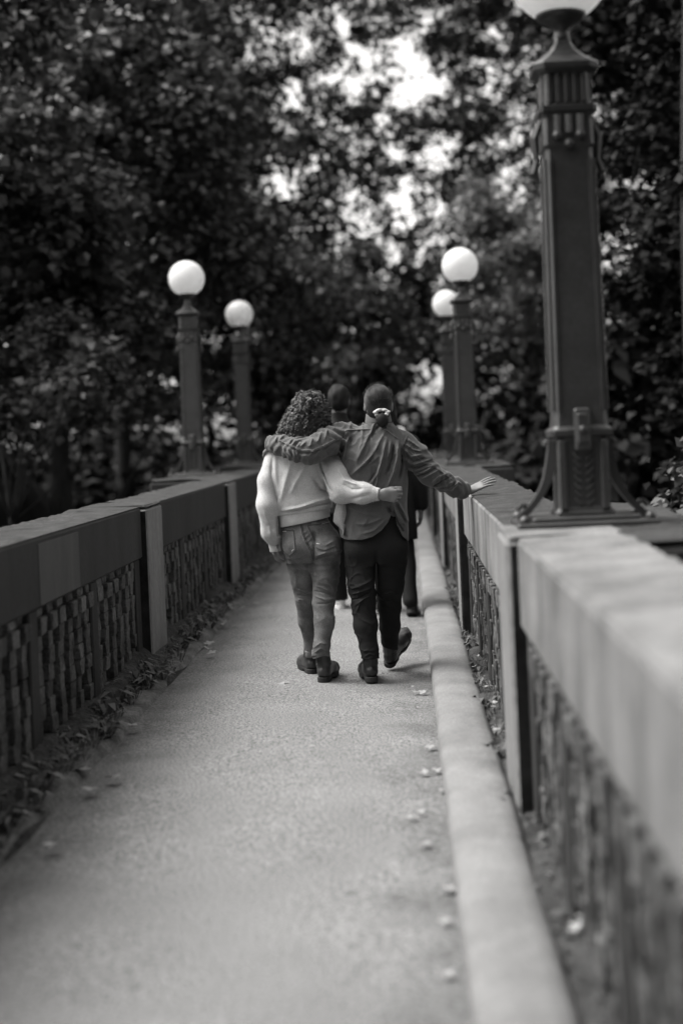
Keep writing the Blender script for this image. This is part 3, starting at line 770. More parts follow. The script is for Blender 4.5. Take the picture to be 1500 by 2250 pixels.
def arm_folds(s, a, b, amp, freq, seed, r, slant=.6):
    """cloth folds round a sleeve from a to b"""
    a = np.array(a); b = np.array(b); m = r + .05
    sl, (x, y, z) = s._sl(np.minimum(a, b) - m, np.maximum(a, b) + m)
    ba = b-a; L = np.linalg.norm(ba); u = ba/L
    t = (x-a[0])*u[0] + (y-a[1])*u[1] + (z-a[2])*u[2]
    w = smooth(-.03, .04, t)*smooth(L+.03, L-.04, t)
    e = np.cross(u, (0, 1, 0)); e /= np.linalg.norm(e)
    c = (x-a[0])*e[0] + (y-a[1])*e[1] + (z-a[2])*e[2]
    n1 = Noise(seed, 8, 2, 7); wob = n1(x, y, z)
    ph = 2*math.pi*freq*(t + slant*c + .022*wob)
    d2 = np.sqrt(np.maximum(0, (x-a[0])**2 + (y-a[1])**2 + (z-a[2])**2 - t**2)); near = smooth(r+.03, r+.01, d2)
    v = np.sin(ph); v = np.sign(v)*np.abs(v)**.8
    s.f[sl] = (s.f[sl] - amp*w*near*v*(.6 + .5*n1(x*.6+3, y*.6, z*.6))).astype(np.float32)

def creases(s, amp, seed, lo_=4, hi_=11, st=(1, 1, .6)):
    """fine cloth creases: ridged noise"""
    n1 = Noise(seed, 12, lo_, hi_); n2_ = Noise(seed+1, 8, 1, 3)
    s.disp(lambda x, y, z: amp*np.clip(1 - 1.3*np.abs(n1(x*st[0], y*st[1], z*st[2])), 0, 1)**2.5*np.clip(.6 + .6*n2_(x, y, z), 0, 1.3))

def hand(s, wrist, d, n, side, size=1.0, curl=(.25, .3, .2), spread=.10, thumb=.6, k=.006, gap=0.0):
    """wrist point, finger direction d, palm normal n (the way the palm faces), side: towards the thumb"""
    d = np.array(d, float); d /= np.linalg.norm(d); n = np.array(n, float); n -= n@d*d; n /= np.linalg.norm(n)
    sd = np.cross(d, n); sd = sd if sd@np.array(side) > 0 else -sd
    w = np.array(wrist, float); S = size
    off = [.031, .0105, -.0105, -.030]; ln = [(.043, .026, .021), (.048, .030, .022), (.044, .028, .021), (.034, .021, .019)]
    kn = []
    for i in range(4):
        q = w + d*(.088 - (.012 if i == 3 else .003*abs(i-1)))*S + sd*off[i]*S
        s.cone(w + sd*off[i]*.55*S + d*.012*S, q, .0165*S, .0115*S, .012, (n, .8)); kn.append(q)
    s.cone(w - d*.03*S, w + d*.02*S, .026*S, .027*S, .012, (n, .72))
    def rot(v, ang): return v*math.cos(ang) + n*math.sin(ang) if True else v
    for i in range(4):
        p = kn[i]; fd = d + sd*spread*(1.2 - .8*i); fd /= np.linalg.norm(fd); ang = 0; r0 = (.0098, .0100, .0096, .0086)[i]*S
        for j in range(3):
            ang += curl[j]*(1 + .07*i); dv = fd*math.cos(ang) + n*math.sin(ang); q = p + dv*ln[i][j]*S
            s.cone(p, q, r0, r0*.9, k*.6); p = q; r0 *= .9
    p = w + sd*.022*S + d*.018*S + n*.004*S
    td = d*.62 + sd*.75*thumb + n*.25; td /= np.linalg.norm(td)
    q = p + td*.042*S; s.cone(p, q, .0165*S, .0125*S, .010)
    td2 = td*.6 + d*.7 + n*.2*curl[0]; td2 /= np.linalg.norm(td2); q2 = q + td2*.032*S; s.cone(q, q2, .0118*S, .0105*S, k)
    s.cone(q2, q2 + (td2 + .3*d)*.024*S, .0105*S, .0085*S, k)

def rotz(a): return np.array(((math.cos(a), -math.sin(a), 0), (math.sin(a), math.cos(a), 0), (0, 0, 1)))
def rotx(a): return np.array(((1, 0, 0), (0, math.cos(a), -math.sin(a)), (0, math.sin(a), math.cos(a))))
def roty(a): return np.array(((math.cos(a), 0, math.sin(a)), (0, 1, 0), (-math.sin(a), 0, math.cos(a))))

def head(s, c, yaw=0, tilt=0, sc_=1.0):
    """skull, jaw, face and ears; the face looks to +y before yaw; c is the skull's centre"""
    A = roty(tilt) @ rotz(yaw); c = np.array(c, float)
    P = lambda x, y, z: c + A @ (np.array((x, y, z))*sc_)
    q = sc_
    s.ell(P(0, -.012, .022), np.array((.074, .092, .088))*q, .02, A)
    s.ell(P(0, .030, -.035), np.array((.060, .062, .078))*q, .03, A)
    s.cone(P(0, .066, -.095), P(0, .045, -.085), .022*q, .035*q, .03)             # chin
    s.cone(P(0, .088, .012), P(0, .112, -.028), .009*q, .013*q, .010)              # nose
    for e in (-1, 1):
        s.cone(P(e*.008, .104, -.030), P(e*.014, .098, -.030), .008*q, .006*q, .006)
        s.cone(P(e*.016, .083, .020), P(e*.046, .070, .018), .011*q, .008*q, .012)     # brow
        s.ell(P(e*.031, .083, -.002), np.array((.016, .010, .010))*q, .004, A, sub=True)
        s.ell(P(e*.031, .0755, -.002), np.array((.0125,)*3)*q, .003)
        s.ell(P(e*.048, .060, -.028), np.array((.022, .02, .018))*q, .02)             # cheek
        s.ell(P(e*.078, -.004, -.012), np.array((.010, .018, .032))*q, .006, A @ rotz(-e*.45))
        s.ell(P(e*.084, .006, -.008), np.array((.006, .010, .020))*q, .004, A @ rotz(-e*.45), sub=True)
    s.cone(P(-.020, .092, -.062), P(.020, .092, -.062), .007*q, .007*q, .006, None)    # lips
    s.cone(P(-.016, .090, -.072), P(.016, .090, -.072), .008*q, .008*q, .006)
    return P, A

# boots: sole and upper, toe to +y, sole bottom at z = 0
def boot_meshes(L=.285, W=1.0):
    up = Sdf((-.08, -.09, 0), (.08, .28, .22), .0035)
    up.chain([(0, -.03, .058), (0, .02, .056)], [.033*W, .036*W], .02)
    up.chain([(0, .03, .062), (.002, .13, .050), (.002, .185, .044), (0, .222, .038)], [.036*W, .044*W, .044*W, .032*W], .025)
    up.cone((0, .015, .10), (0, .10, .064), .036, .034, .03)
    up.chain([(0, -.012, .055), (0, -.010, .12), (0, -.012, .185)], [.034, .037, .044], .025)
    n_ = Noise(91, 10, 4, 14); up.disp(lambda x, y, z: .0016*n_(x, y, z)); creases(up, .004, 93, 8, 18, (.6, 1, 1.4))
    up.disp(lambda x, y, z: .003*np.exp(-((z - .105 - .3*(y*.4))/.004)**2)*smooth(-.055, -.04, y))
    up.disp(lambda x, y, z: .0025*np.exp(-(x/.006)**2)*smooth(-.02, -.03, y)*smooth(.06, .08, z))
    up.cut_fn(lambda x, y, z: .024 - z); up.cut_fn(lambda x, y, z: z - .178)
    up.f[0] = 1; V, Q = surface_nets(np.pad(up.f, 1, constant_values=1), up.lo - up.h, up.h)
    so_ = Sdf((-.08, -.09, -.01), (.08, .28, .06), .0035)
    def plan(x, y):
        d = 9
        for a, b, ra, rb in (((0, -.03), (0, .03), .037, .036), ((0, .03), (.002, .13), .035, .047), ((.002, .13), (.002, .185), .047, .046), ((.002, .185), (0, .222), .046, .034)):
            bx_, by_ = b[0]-a[0], b[1]-a[1]; t = np.clip(((x-a[0])*bx_ + (y-a[1])*by_)/(bx_**2+by_**2), 0, 1)
            d = np.minimum(d, np.hypot(x-a[0]-t*bx_, y-a[1]-t*by_) - (ra+(rb-ra)*t)*W)
        return d
    x, y, z = np.meshgrid(*so_.ax, indexing='ij', sparse=True)
    d = plan(x, y); zb = np.where(y < .025, 0, .012*smooth(.025, .035, y)*smooth(.11, .06, y) + .008*smooth(.17, .25, y))
    so_.f = np.maximum(d + 0*z, np.maximum(zb - z, z - .030 + 0*x)).astype(np.float32)
    V2, Q2 = surface_nets(np.pad(so_.f, 1, constant_values=1), so_.lo - so_.h, so_.h)
    return (V, Q), (V2, Q2)
BOOT, SOLE = boot_meshes()
def boot(parent, pos, yaw, pitch, roll_, m, ms, S=1.0, name='boot'):
    """pos: where the back of the heel's underside stands; pitch > 0 lifts the toe"""
    A = rotz(yaw) @ rotx(pitch) @ roty(roll_); heel = np.array((0, -.07, 0))
    T = lambda v: (A @ ((v - heel)*S).T).T + np.array(pos)
    b = mesh_obj(name, T(BOOT[0]), BOOT[1], m, parent, smooth=True)
    mesh_obj('sole', T(SOLE[0]), SOLE[1], ms, b)
    return T

M.update(
    skin=mat('skin', .18, .5, .4, spread=.06, scale=30, bump=[(300, .15, .001)]),
    sweater=mat('brushed_sweater', .48, .95, .1, spread=.08, scale=40, fine=(160, .14), bump=[(150, .35, .003)], sheen=.3),
    rib=mat('ribbed_knit', .5, .95, .1, fine=(200, .15), bump=[(260, .4, .002)], sheen=.3),
    denim=mat('worn_denim', .13, .85, .2, spread=.45, scale=7, fine=(260, .35), bump=[(260, .35, .002)], blotch=(9, .25, .66)),
    denim_dark=mat('denim_seam', .055, .85, .2),
    shirt=mat('cotton_overshirt', .08, .8, .25, spread=.18, scale=5, fine=(280, .22), bump=[(280, .3, .0015)], sheen=.15),
    trousers=mat('dark_trousers', .014, .85, .2, spread=.2, scale=6, fine=(220, .3), bump=[(250, .3, .0015)]),
    leather=mat('boot_leather', .018, .38, .5, spread=.4, scale=14, bump=[(90, .2, .002)]),
    leather_worn=mat('worn_boot_leather', .035, .45, .5, spread=.5, scale=12, bump=[(90, .3, .002)]),
    sole=mat('boot_sole', .025, .8, .3, spread=.3, scale=20),
    hair_curl=mat('curly_hair', .075, .3, .7, island=.5),
    hair_base=mat('hair_underlayer', .008, .7, .2),
    hair_sleek=mat('sleek_hair', .010, .55, .3, spread=.3, scale=30, stretch=(4, 4, 1)),
    hair_strand=mat('hair_strand', .016, .42, .5, island=.8),
    scrunchie=mat('satin_scrunchie', .5, .45, .4, spread=.3, scale=40),
    black_cloth=mat('black_coat', .009, .85, .2, spread=.3, scale=6, bump=[(120, .3, .003)]),
    dark_cloth=mat('dark_jacket', .016, .85, .2, spread=.3, scale=6),
    pale_cloth=mat('pale_scarf', .6, .9, .2, spread=.15, scale=20),
    white_shoe=mat('white_shoe', .7, .6, .3),
    skin_tan=mat('shaded_skin', .13, .55, .3),  # walkers' skin, darkened to carry the shade on their heads
    shirt_seam=mat('shirt_seam', .17, .8, .2),
    lining=mat('shirt_lining', .24, .85, .2, fine=(200, .2)),
    glasses=mat('glasses_frame', .03, .3, .5),
)
PY = 8.42
# ================================================================== the curly haired woman
W = empty('person', tuple(at(706, 1492, 8.4) * np.array((1, 1, 0))), 'person with long curly hair, pale fuzzy sweater and faded jeans', 'person', 'people walking on the bridge')
LO, HI = at(520, 1520, 8.5), at(940, 830, 8.5)
lo = (LO[0], 8.05, -.02); hi = (HI[0], 8.95, 1.85)
q = lambda px, py, Y=8.5: at(px, py, Y)
wh = q(681, 905, 8.50); wh_t = -.06
w_sl, w_el, w_wr = q(602, 992, 8.50), q(591, 1108, 8.46), q(603, 1200, 8.53)
w_sr, w_er, w_wr2 = q(722, 1006, 8.48), q(750, 1078, 8.31), q(829, 1086, 8.24)
# body (skin): head, neck, trunk, arms, hands, legs as one surface
s = Sdf((lo[0], 8.0, .05), (hi[0], 9.0, 1.80), .0045)
head(s, wh, .25, wh_t, .98)
s.chain([q(678, 975, 8.5), q(680, 930, 8.49)], [.055, .05], .03)
s.torso([(q(672,1200)[2], q(683,1200)[0], 8.53, .15, .10), (q(672,1140)[2], q(670,1140)[0], 8.52, .12, .085), (q(668,1060)[2], q(665,1060)[0], 8.5, .13, .09), (q(668,1000)[2], q(668,1000)[0], 8.5, .16, .08), (q(668,975)[2], q(670,975)[0], 8.5, .08, .06)], .03)
s.chain([w_sl, w_el, w_wr], [.042, .035, .026], .02); s.chain([w_sr, w_er, w_wr2], [.042, .035, .026], .02)
hand(s, w_wr + np.array((.004, .0, .030)), (.03, .12, -1), (.8, .5, .1), (.2, 1, 0), .92, (.35, .6, .5))
hand(s, w_wr2 + np.array((.022, -.006, -.003)), (1, .10, -.14), (0, 1, .1), (0, 0, 1), .98, (.75, 1.25, .8), .02, .35)
for h_, k_, a_ in ((q(660,1215,8.57), q(670,1318,8.63), q(685,1425,8.70)), (q(714,1215,8.53), q(711,1325,8.49), q(705,1425,8.42))):
    s.chain([h_, k_, a_], [.06, .04, .03], .03)
s.mesh('body', M['skin'], W)
# sweater
s = Sdf((q(540,1100)[0], 8.02, q(600,1245)[2]), (q(880,1000)[0], 8.82, q(700,935)[2]), .0042)
zt = lambda py, px=670: q(px, py)[2]
s.torso([(zt(1146), q(669,1146)[0], 8.52, .150, .112), (zt(1128), q(668,1128)[0], 8.52, .158, .118), (zt(1110), q(668,1108)[0], 8.515, .172, .13), (zt(1085), q(664,1085)[0], 8.51, .172, .125),
         (zt(1050), q(662,1050)[0], 8.505, .178, .125), (zt(1015), q(664,1015)[0], 8.50, .188, .115), (zt(985), q(668,985)[0], 8.50, .165, .095), (zt(960), q(672,960)[0], 8.50, .075, .07)], .02, 2.3)
s.chain([w_sl + np.array((.02, 0, -.0)), w_sl*.45 + w_el*.55 + np.array((-.012, 0, 0)), w_el + np.array((-.006, 0, 0)), w_el*.35 + w_wr*.65 + np.array((-.004, 0, 0)), w_wr + np.array((0, 0, .03))], [.066, .064, .064, .058, .040], .03)
s.chain([w_sr, w_sr*.45 + w_er*.55 + np.array((.012, 0, 0)), w_er, w_er*.4 + w_wr2*.6 + np.array((0, -.01, .0)), w_er*.12 + w_wr2*.88], [.078, .078, .074, .062, .044], .025)
# cuffs and their gathers
nn = Noise(21, 12, 1.5, 5); n3 = Noise(22, 12, 6, 16)
X, Z = s.grid2()
D = ridges(X, Z, 8.45, [
    ([(600, 1003), (597, 1040), (604, 1080), (613, 1110)], -.007, .010),
    ([(604, 1001), (608, 1050), (616, 1090)], .005, .018),
    ([(640, 1020), (628, 1060), (616, 1105)], .008, .022),
    ([(672, 1025), (650, 1062), (640, 1085)], .007, .014),
    ([(690, 1050), (706, 1075), (728, 1088)], -.010, .014),
    ([(620, 1122), (660, 1114), (700, 1100), (726, 1095)], .010, .012),
    ([(618, 1126), (660, 1119), (700, 1108), (726, 1104)], -.010, .007),
    ([(700, 1005), (708, 1030), (722, 1060), (740, 1085)], -.010, .007),
    ([(745, 1030), (760, 1052), (790, 1062)], .012, .010), ([(752, 1058), (775, 1072), (800, 1070)], -.008, .009),
    ([(770, 1095), (800, 1085), (815, 1082)], -.006, .010), ([(590, 1150), (600, 1165)], -.006, .012), ([(580, 1120), (592, 1150), (596, 1180)], .006, .012)])
s.back_map(D.astype(np.float32), 8.60)
s.disp(lambda x, y, z: .004*nn(x, y, z))
hx = [q(600,1130)[0], q(614,1130)[0], q(670,1124)[0], q(724,1114)[0], q(740,1112)[0]]; hz = [q(600,1134)[2], q(614,1132)[2], q(670,1126)[2], q(724,1116)[2], q(740,1113)[2]]
s.cut_fn(lambda x, y, z: np.where((x > q(609,1150)[0]) & (x < q(732,1150)[0]) & (z > q(650,1175)[2]), np.interp(x, hx, hz) - z, -1.0))
sw = s.mesh('sweater', M['sweater'], W)
# ribbed hem and cuffs: fluted tubes
mb = MB(); rings = []; n = 92*4
for u, kx in ((-.25, .97), (.0, 1.0), (.3, 1.01), (.7, 1.0), (.97, 1.01), (1.0, .985), (.9, .95)):
    ring = []
    for j in range(n):
        an = 2*math.pi*j/n; rr = kx*(1 + .010*math.sin(an*92))
        cx_ = q(668, 1125)[0]*(1-u) + q(670, 1147)[0]*u; x_ = cx_ + rr*(.153 - .007*u)*math.copysign(abs(math.cos(an))**.9, math.cos(an)); y_ = 8.52 + rr*(.115 - .004*u)*math.copysign(abs(math.sin(an))**.9, math.sin(an))
        zt_ = np.interp(x_, [q(614,1122)[0], q(724,1108)[0]], [q(614,1122)[2], q(724,1107)[2]]); zb_ = np.interp(x_, [q(617,1159)[0], q(722,1136)[0]], [q(617,1159)[2], q(722,1136)[2]])
        ring.append((x_, y_, zt_ + (zb_ - zt_)*u))
    rings.append(ring)
mb.loft(rings, False); mb.build('ribbed_hem', M['rib'], sw, True)
def cuff(a, b, r0, r1, name, parent, m, rib_n=26):
    a = np.array(a); b = np.array(b); t = b-a; L = np.linalg.norm(t); t /= L
    e = np.cross(t, (0, 1, .3)); e /= np.linalg.norm(e); g = np.cross(t, e); mb = MB(); rings = []
    n = rib_n*4
    for u, r in ((-.12, r0*.8), (0, r0), (.15, r0*1.04), (.6, (r0+r1)/2), (.93, r1*1.03), (1, r1*.97), (.97, r1*.8), (.7, r1*.74)):
        ring = []
        for j in range(n):
            an = 2*math.pi*j/n; rr = r*(1 + .035*math.sin(an*rib_n)) 
            ring.append(a + t*L*u + rr*(math.cos(an)*e + .85*math.sin(an)*g))
        rings.append(ring)
    mb.loft(rings, False); return mb.build(name, m, parent, True)
cuff(w_wr + np.array((-.002, 0, .042)), w_wr + np.array((.006, 0, -.034)), .036, .032, 'cuff', sw, M['rib'])
cuff(w_er*.17 + w_wr2*.83, w_wr2 + np.array((.012, -.004, -.002)), .041, .036, 'cuff', sw, M['rib'])
# fuzz: short fibres standing off the knit, seen along its outline
def fuzz(o, n, ln, m, parent, seed):
    me = o.data; r = np.random.default_rng(seed); nv = len(me.vertices)
    co = np.empty(nv*3, np.float32); me.vertices.foreach_get('co', co); co = co.reshape(-1, 3)
    no = np.empty(nv*3, np.float32); me.vertices.foreach_get('normal', no); no = no.reshape(-1, 3)
    i = r.integers(0, nv, n); p = co[i]; d = no[i] + r.normal(0, .6, (n, 3)); d /= np.linalg.norm(d, axis=1)[:, None]
    w = np.cross(d, r.normal(size=(n, 3))); w /= np.linalg.norm(w, axis=1)[:, None]
    L = ln*r.uniform(.4, 1.3, n)[:, None]
    V = np.stack([p - w*.00045 - d*.002, p + w*.00045 - d*.002, p + d*L], 1).reshape(-1, 3) + np.array(parent.matrix_world.translation if False else (0, 0, 0))
    base = np.zeros(3); q_ = parent
    while q_ is not None: base = base + np.array(q_.location); q_ = q_.parent
    return mesh_obj('fuzz', V + base, np.arange(n*3).reshape(n, 3), m, parent)
fuzz(sw, 26000, .010, M['sweater'], sw, 5)
# jeans
s = Sdf((q(595,1200)[0], 8.30, q(680,1462)[2]), (q(775,1200)[0], 8.86, q(680,1128)[2]), .004)
s.torso([(zt(1235, 684), q(686,1235)[0], 8.545, .150, .105), (zt(1205, 684), q(685,1205)[0], 8.535, .172, .122), (zt(1180, 680), q(682,1180)[0], 8.53, .172, .118), (zt(1150, 674), q(672,1150)[0], 8.525, .142, .10), (zt(1134, 672), q(670,1134)[0], 8.525, .132, .094)], .02, 2.2)
s.ell(q(652, 1200, 8.47), (.085, .075, .085), .03); s.ell(q(716, 1203, 8.46), (.092, .085, .088), .03)
s.chain([q(656,1225,8.56), q(664,1270,8.58), q(670,1320,8.62), q(676,1365,8.66), q(684,1415,8.70), q(687,1443,8.71)], [.086, .071, .054, .055, .043, .038], .02)
s.chain([q(714,1225,8.52), q(714,1265,8.50), q(711,1325,8.48), q(712,1365,8.45), q(706,1420,8.42), q(704,1444,8.41)], [.090, .072, .060, .060, .050, .045], .02)
nn = Noise(31, 12, 1.5, 5); n3 = Noise(33, 12, 5, 12)
X, Z = s.grid2()
D = ridges(X, Z, 8.45, [
    ([(690, 1165), (692, 1195), (690, 1232)], -.012, .012), ([(688, 1235), (686, 1262)], -.012, .014),
    ([(690, 1232), (715, 1219), (748, 1217)], -.007, .007), ([(690, 1222), (715, 1213), (748, 1208)], .006, .009), ([(628, 1228), (650, 1226), (668, 1222)], .004, .010),
    # back pockets and yoke
    ([(618, 1167), (645, 1164)], .0035, .0035), ([(645, 1164), (648, 1190), (650, 1208), (636, 1222)], .0035, .0035), ([(619, 1168), (618, 1200), (622, 1212)], .003, .003),
    ([(676, 1154), (700, 1152), (724, 1146)], .0035, .0035), ([(676, 1155), (688, 1180), (694, 1200)], .0035, .0035), ([(694, 1200), (712, 1206), (735, 1198)], .003, .004),
    ([(660, 1150), (664, 1170), (672, 1190), (682, 1206)], .0045, .0035), ([(617, 1163), (640, 1155), (670, 1147), (722, 1138)], .003, .0035),
    ([(666, 1172), (676, 1163)], .004, .004), ([(669, 1182), (681, 1172)], .004, .004), ([(673, 1192), (685, 1181)], .004, .004), ([(716, 1196), (736, 1186)], .005, .007),
    # knee and calf folds
    ([(692, 1286), (712, 1292), (732, 1303)], .005, .006), ([(690, 1298), (715, 1302), (734, 1312)], -.005, .006), ([(690, 1308), (715, 1316), (735, 1315)], .006, .006), ([(696, 1326), (716, 1325), (735, 1320)], -.005, .005),
    ([(716, 1275), (728, 1286), (738, 1300)], .006, .006), ([(650, 1298), (664, 1304), (682, 1306)], .006, .006), ([(650, 1312), (666, 1313), (682, 1310)], -.005, .005), ([(651, 1322), (668, 1324)], .005, .006),
    ([(690, 1420), (706, 1408), (720, 1412)], .004, .006), ([(690, 1432), (706, 1420), (722, 1428)], .005, .006), ([(668, 1420), (680, 1426)], .004, .005)])
s.back_map(D, 8.60)
s.disp(lambda x, y, z: .003*nn(x, y, z)); s.ell(q(687,1238,8.53), (.05, .07, .055), .03); creases(s, .0045, 34, 5, 12, (.7, .7, 1.3))
s.cut_fn(lambda x, y, z: np.where(x < q(686,1440)[0], q(684,1437,8.7)[2] + 0*z - z, q(704,1441,8.42)[2] + .35*(x - q(704,1441,8.42)[0]) - z) + 0*y)
jn = s.mesh('jeans', M['denim'], W)
# turned hem, belt loop and waist seam of the jeans
cuff(q(704,1428,8.42), q(704,1443,8.41), .052, .054, 'turned_hem', jn, M['denim'], 3)
cuff(q(685,1427,8.70), q(687,1440,8.71), .043, .045, 'turned_hem', jn, M['denim'], 3)
boot(W, (q(708,1497,8.40)[0], 8.385, .002), -.17, 0, 0, M['leather_worn'], M['sole'], .98)
boot(W, (q(690,1478,8.73)[0], 8.70, .002), .30, 0, 0, M['leather_worn'], M['sole'], .98)
from mathutils.bvhtree import BVHTree
def seams(o, parent, lines, Yp, rad, m, name):
    """thin stitched lines lying on the viewer's side of a garment"""
    base = np.zeros(3); p_ = o
    while p_ is not None: base = base + np.array(p_.location); p_ = p_.parent
    bv = BVHTree.FromPolygons([tuple(np.array(v_.co) + base) for v_ in o.data.vertices], [tuple(f_.vertices) for f_ in o.data.polygons])
    mb_ = MB()
    for px in lines:
        P = np.array([at(a_, b_, Yp)[[0, 2]] for a_, b_ in px]); L = np.r_[0, np.cumsum(np.hypot(*np.diff(P, axis=0).T))]
        t = np.linspace(0, L[-1], max(4, int(L[-1]/.006))); X_ = np.interp(t, L, P[:, 0]); Z_ = np.interp(t, L, P[:, 1]); pts = []
        for x_, z_ in zip(X_, Z_):
            h_ = bv.ray_cast(Vector((x_, 7.5, z_)), Vector((0, 1, 0)))
            if h_[0] is not None: pts.append(np.array(h_[0]) - np.array((0, rad*.35, 0)))
        if len(pts) > 3: mb_.tube(np.array(pts), rad, 5)
    return mb_.build(name, m, o, True)
seams(jn, W, [[(618, 1167), (645, 1164), (648, 1190), (650, 1208)], [(650, 1208), (636, 1222), (622, 1212), (618, 1200), (618, 1168)]], 8.43, .0024, M['denim_dark'], 'back_pocket')
seams(jn, W, [[(676, 1154), (700, 1152), (726, 1146)], [(676, 1155), (688, 1180), (695, 1202), (714, 1208), (738, 1199)]], 8.43, .0024, M['denim_dark'], 'back_pocket')
seams(jn, W, [[(617, 1164), (640, 1156), (660, 1150)], [(660, 1149), (664, 1170), (673, 1192), (684, 1212), (688, 1232)], [(660, 1150), (690, 1146), (722, 1140)], [(664, 1152), (667, 1170), (676, 1192), (687, 1210)]], 8.43, .0018, M['denim_dark'], 'seam')
for ln_ in ([(619, 1169), (628, 1168)], [(722, 1148), (706, 1151)], [(696, 1193), (704, 1194)], [(642, 1210), (646, 1206)]): seams(jn, W, [ln_], 8.43, .0024, M['rib'], 'frayed_edge')
# curly hair: dark underlayer with separate curls over it
hc = wh
s = Sdf(hc + np.array((-.30, -.25, -.33)), hc + np.array((.28, .25, .20)), .006)
s.ell(hc + np.array((0, -.02, .03)), (.092, .108, .098), .03)
s.ell(hc + np.array((-.012, -.035, -.05)), (.125, .10, .10), .04); s.ell(hc + np.array((-.020, -.035, -.125)), (.152, .09, .07), .04)
s.cut_fn(lambda x, y, z: np.where((y > hc[1] + .055) & (z < hc[2] + .075), .05, -1.0) + 0*x)
hb = s.mesh('hair', M['hair_base'], W)
r = np.random.default_rng(77); mb = MB()
for c_i in range(400):          # ringlets: bundles of fine strands on a common coil
    az = r.uniform(-math.pi*1.04, .04*math.pi) if r.random() < .93 else r.uniform(0, math.pi)      # mostly the back of the head
    fx, fy = math.cos(az), math.sin(az)
    t0 = r.uniform(0, .95)**.9; Lc = r.uniform(.07, .20)
    n = 24; tt = np.linspace(0, 1, n); a = np.minimum(t0*.31 + tt*Lc, .365 + .012*r.normal())
    zz = np.where(a < .09, .122 - .55*a**2/.09, .122 - .0495 - (a - .09)*.98)
    rx = np.interp(a, [0, .04, .09, .16, .24, .33], [.006, .050, .078, .103, .136, .160]); ry = np.interp(a, [0, .04, .09, .16, .24, .33], [.006, .055, .098, .115, .118, .108])
    u = r.uniform(.92, 1.07) + (.06 if r.random() < .12 else 0)
    px = rx*fx*u - .045*np.maximum(a-.12, 0)/.2; py = ry*fy*u - .028
    env = np.clip(tt*3, .15, 1); hr0 = r.uniform(.009, .018); ph0 = r.uniform(0, 6.28); tw = r.uniform(.8, 1.3)*2*math.pi*Lc/.050*r.choice((-1, 1))
    w_ = r.normal(0, .014, 3); side = np.array((-fy, fx, 0))
    for k in range(11):
        hr = hr0*r.uniform(.85, 1.12)*env; ph = ph0 + r.normal(0, .26); sh_ = r.normal(0, .0019, 3)*(1 + 4*(r.random() < .07))
        P = np.stack([px, py, zz], -1) + hr[:, None]*(.8*np.cos(ph + tw*tt)[:, None]*np.array((fx, fy, .2)) + np.sin(ph + tw*tt*(1 + .2*tt))[:, None]*side) + w_*tt[:, None]**1.5 + sh_ + .0005*np.sin(tt*r.uniform(20, 50) + k)[:, None]*side
        P[:, 2] += .3*hr*np.sin(2*tw*tt)
        P = P + hc
        if P[-1][1] > hc[1] + .08: continue
        mb.tube(P, (np.sin(np.linspace(.35, math.pi*.97, n))*.0009 + .0004)*r.uniform(.7, 1.2), 3, False)
for c_i in range(320):          # loose single hairs that stand off
    az = r.uniform(-math.pi, 0); a = r.uniform(.03, .33); fx, fy = math.cos(az), math.sin(az)
    rx = np.interp(a, [0, .04, .09, .16, .24, .33], [.006, .050, .078, .103, .136, .160]); z0 = .122 - .55*a*a/.09 if a < .09 else .0725 - (a-.09)
    t = np.linspace(0, 1, 12); d = np.array((fx, fy*.6, r.normal(0, .4))); amp = r.uniform(.008, .028)
    P = hc + np.array((rx*fx - .045*max(a-.12, 0)/.2, rx*fy*.85 - .028, z0)) + t[:, None]*d*amp + .006*np.sin(t*r.uniform(6, 14))[:, None]*np.array((-fy, fx, .5))
    mb.tube(P, .0009, 3)
mb.build('curls', M['hair_curl'], hb, True)

# ================================================================== the companion in the overshirt
K = empty('person', tuple(at(812, 1498, 8.37)*np.array((1, 1, 0))), 'person in dark overshirt with low bun and pale scrunchie, touching the right parapet', 'person', 'people walking on the bridge')
q = lambda px, py, Y=8.42: at(px, py, Y)
mh = q(831, 889, 8.46)
m_sl, m_el, m_wl = q(752, 957, 8.44), q(684, 990, 8.30), q(606, 977, 8.40)
m_sr, m_er, m_wr = q(884, 975, 8.44), q(944, 1040, 8.44), q(1014, 1079, 8.60)
s = Sdf((q(565,1000)[0], 8.05, .05), (q(1100,1000)[0], 9.0, 1.86), .0045)
head(s, mh, .10, .05, 1.0)
s.chain([q(832, 950, 8.45), q(831, 915, 8.44)], [.062, .056], .03)
s.torso([(q(820,1200)[2], q(828,1200)[0], 8.45, .165, .11), (q(820,1110)[2], q(822,1110)[0], 8.43, .155, .10), (q(820,1030)[2], q(820,1030)[0], 8.43, .165, .10), (q(820,970)[2], q(822,970)[0], 8.44, .17, .085), (q(820,940)[2], q(828,940)[0], 8.44, .09, .06)], .03)
s.chain([m_sl, m_el, m_wl], [.045, .038, .030], .02); s.chain([m_sr, m_er, m_wr], [.045, .038, .029], .02)
hw = q(1029, 1079, 8.64)
hand(s, hw, (1, .25, .40), (.35, .55, -1), (-.2, 1, 0), 1.0, (-.02, .12, .14), .14, .9, .003)
hand(s, m_wl + np.array((-.025, .03, -.002)), (-.5, .9, -.35), (.5, .3, -.8), (.8, .2, .6), .97, (.3, .4, .4))
for h_, k_, a_ in ((q(792,1215,8.45), q(798,1325,8.41), q(811,1432,8.36)), (q(857,1215,8.47), q(856,1325,8.56), q(857,1385,8.64))):
    s.chain([h_, k_, a_], [.06, .04, .03], .03)
s.mesh('body', M['skin'], K)
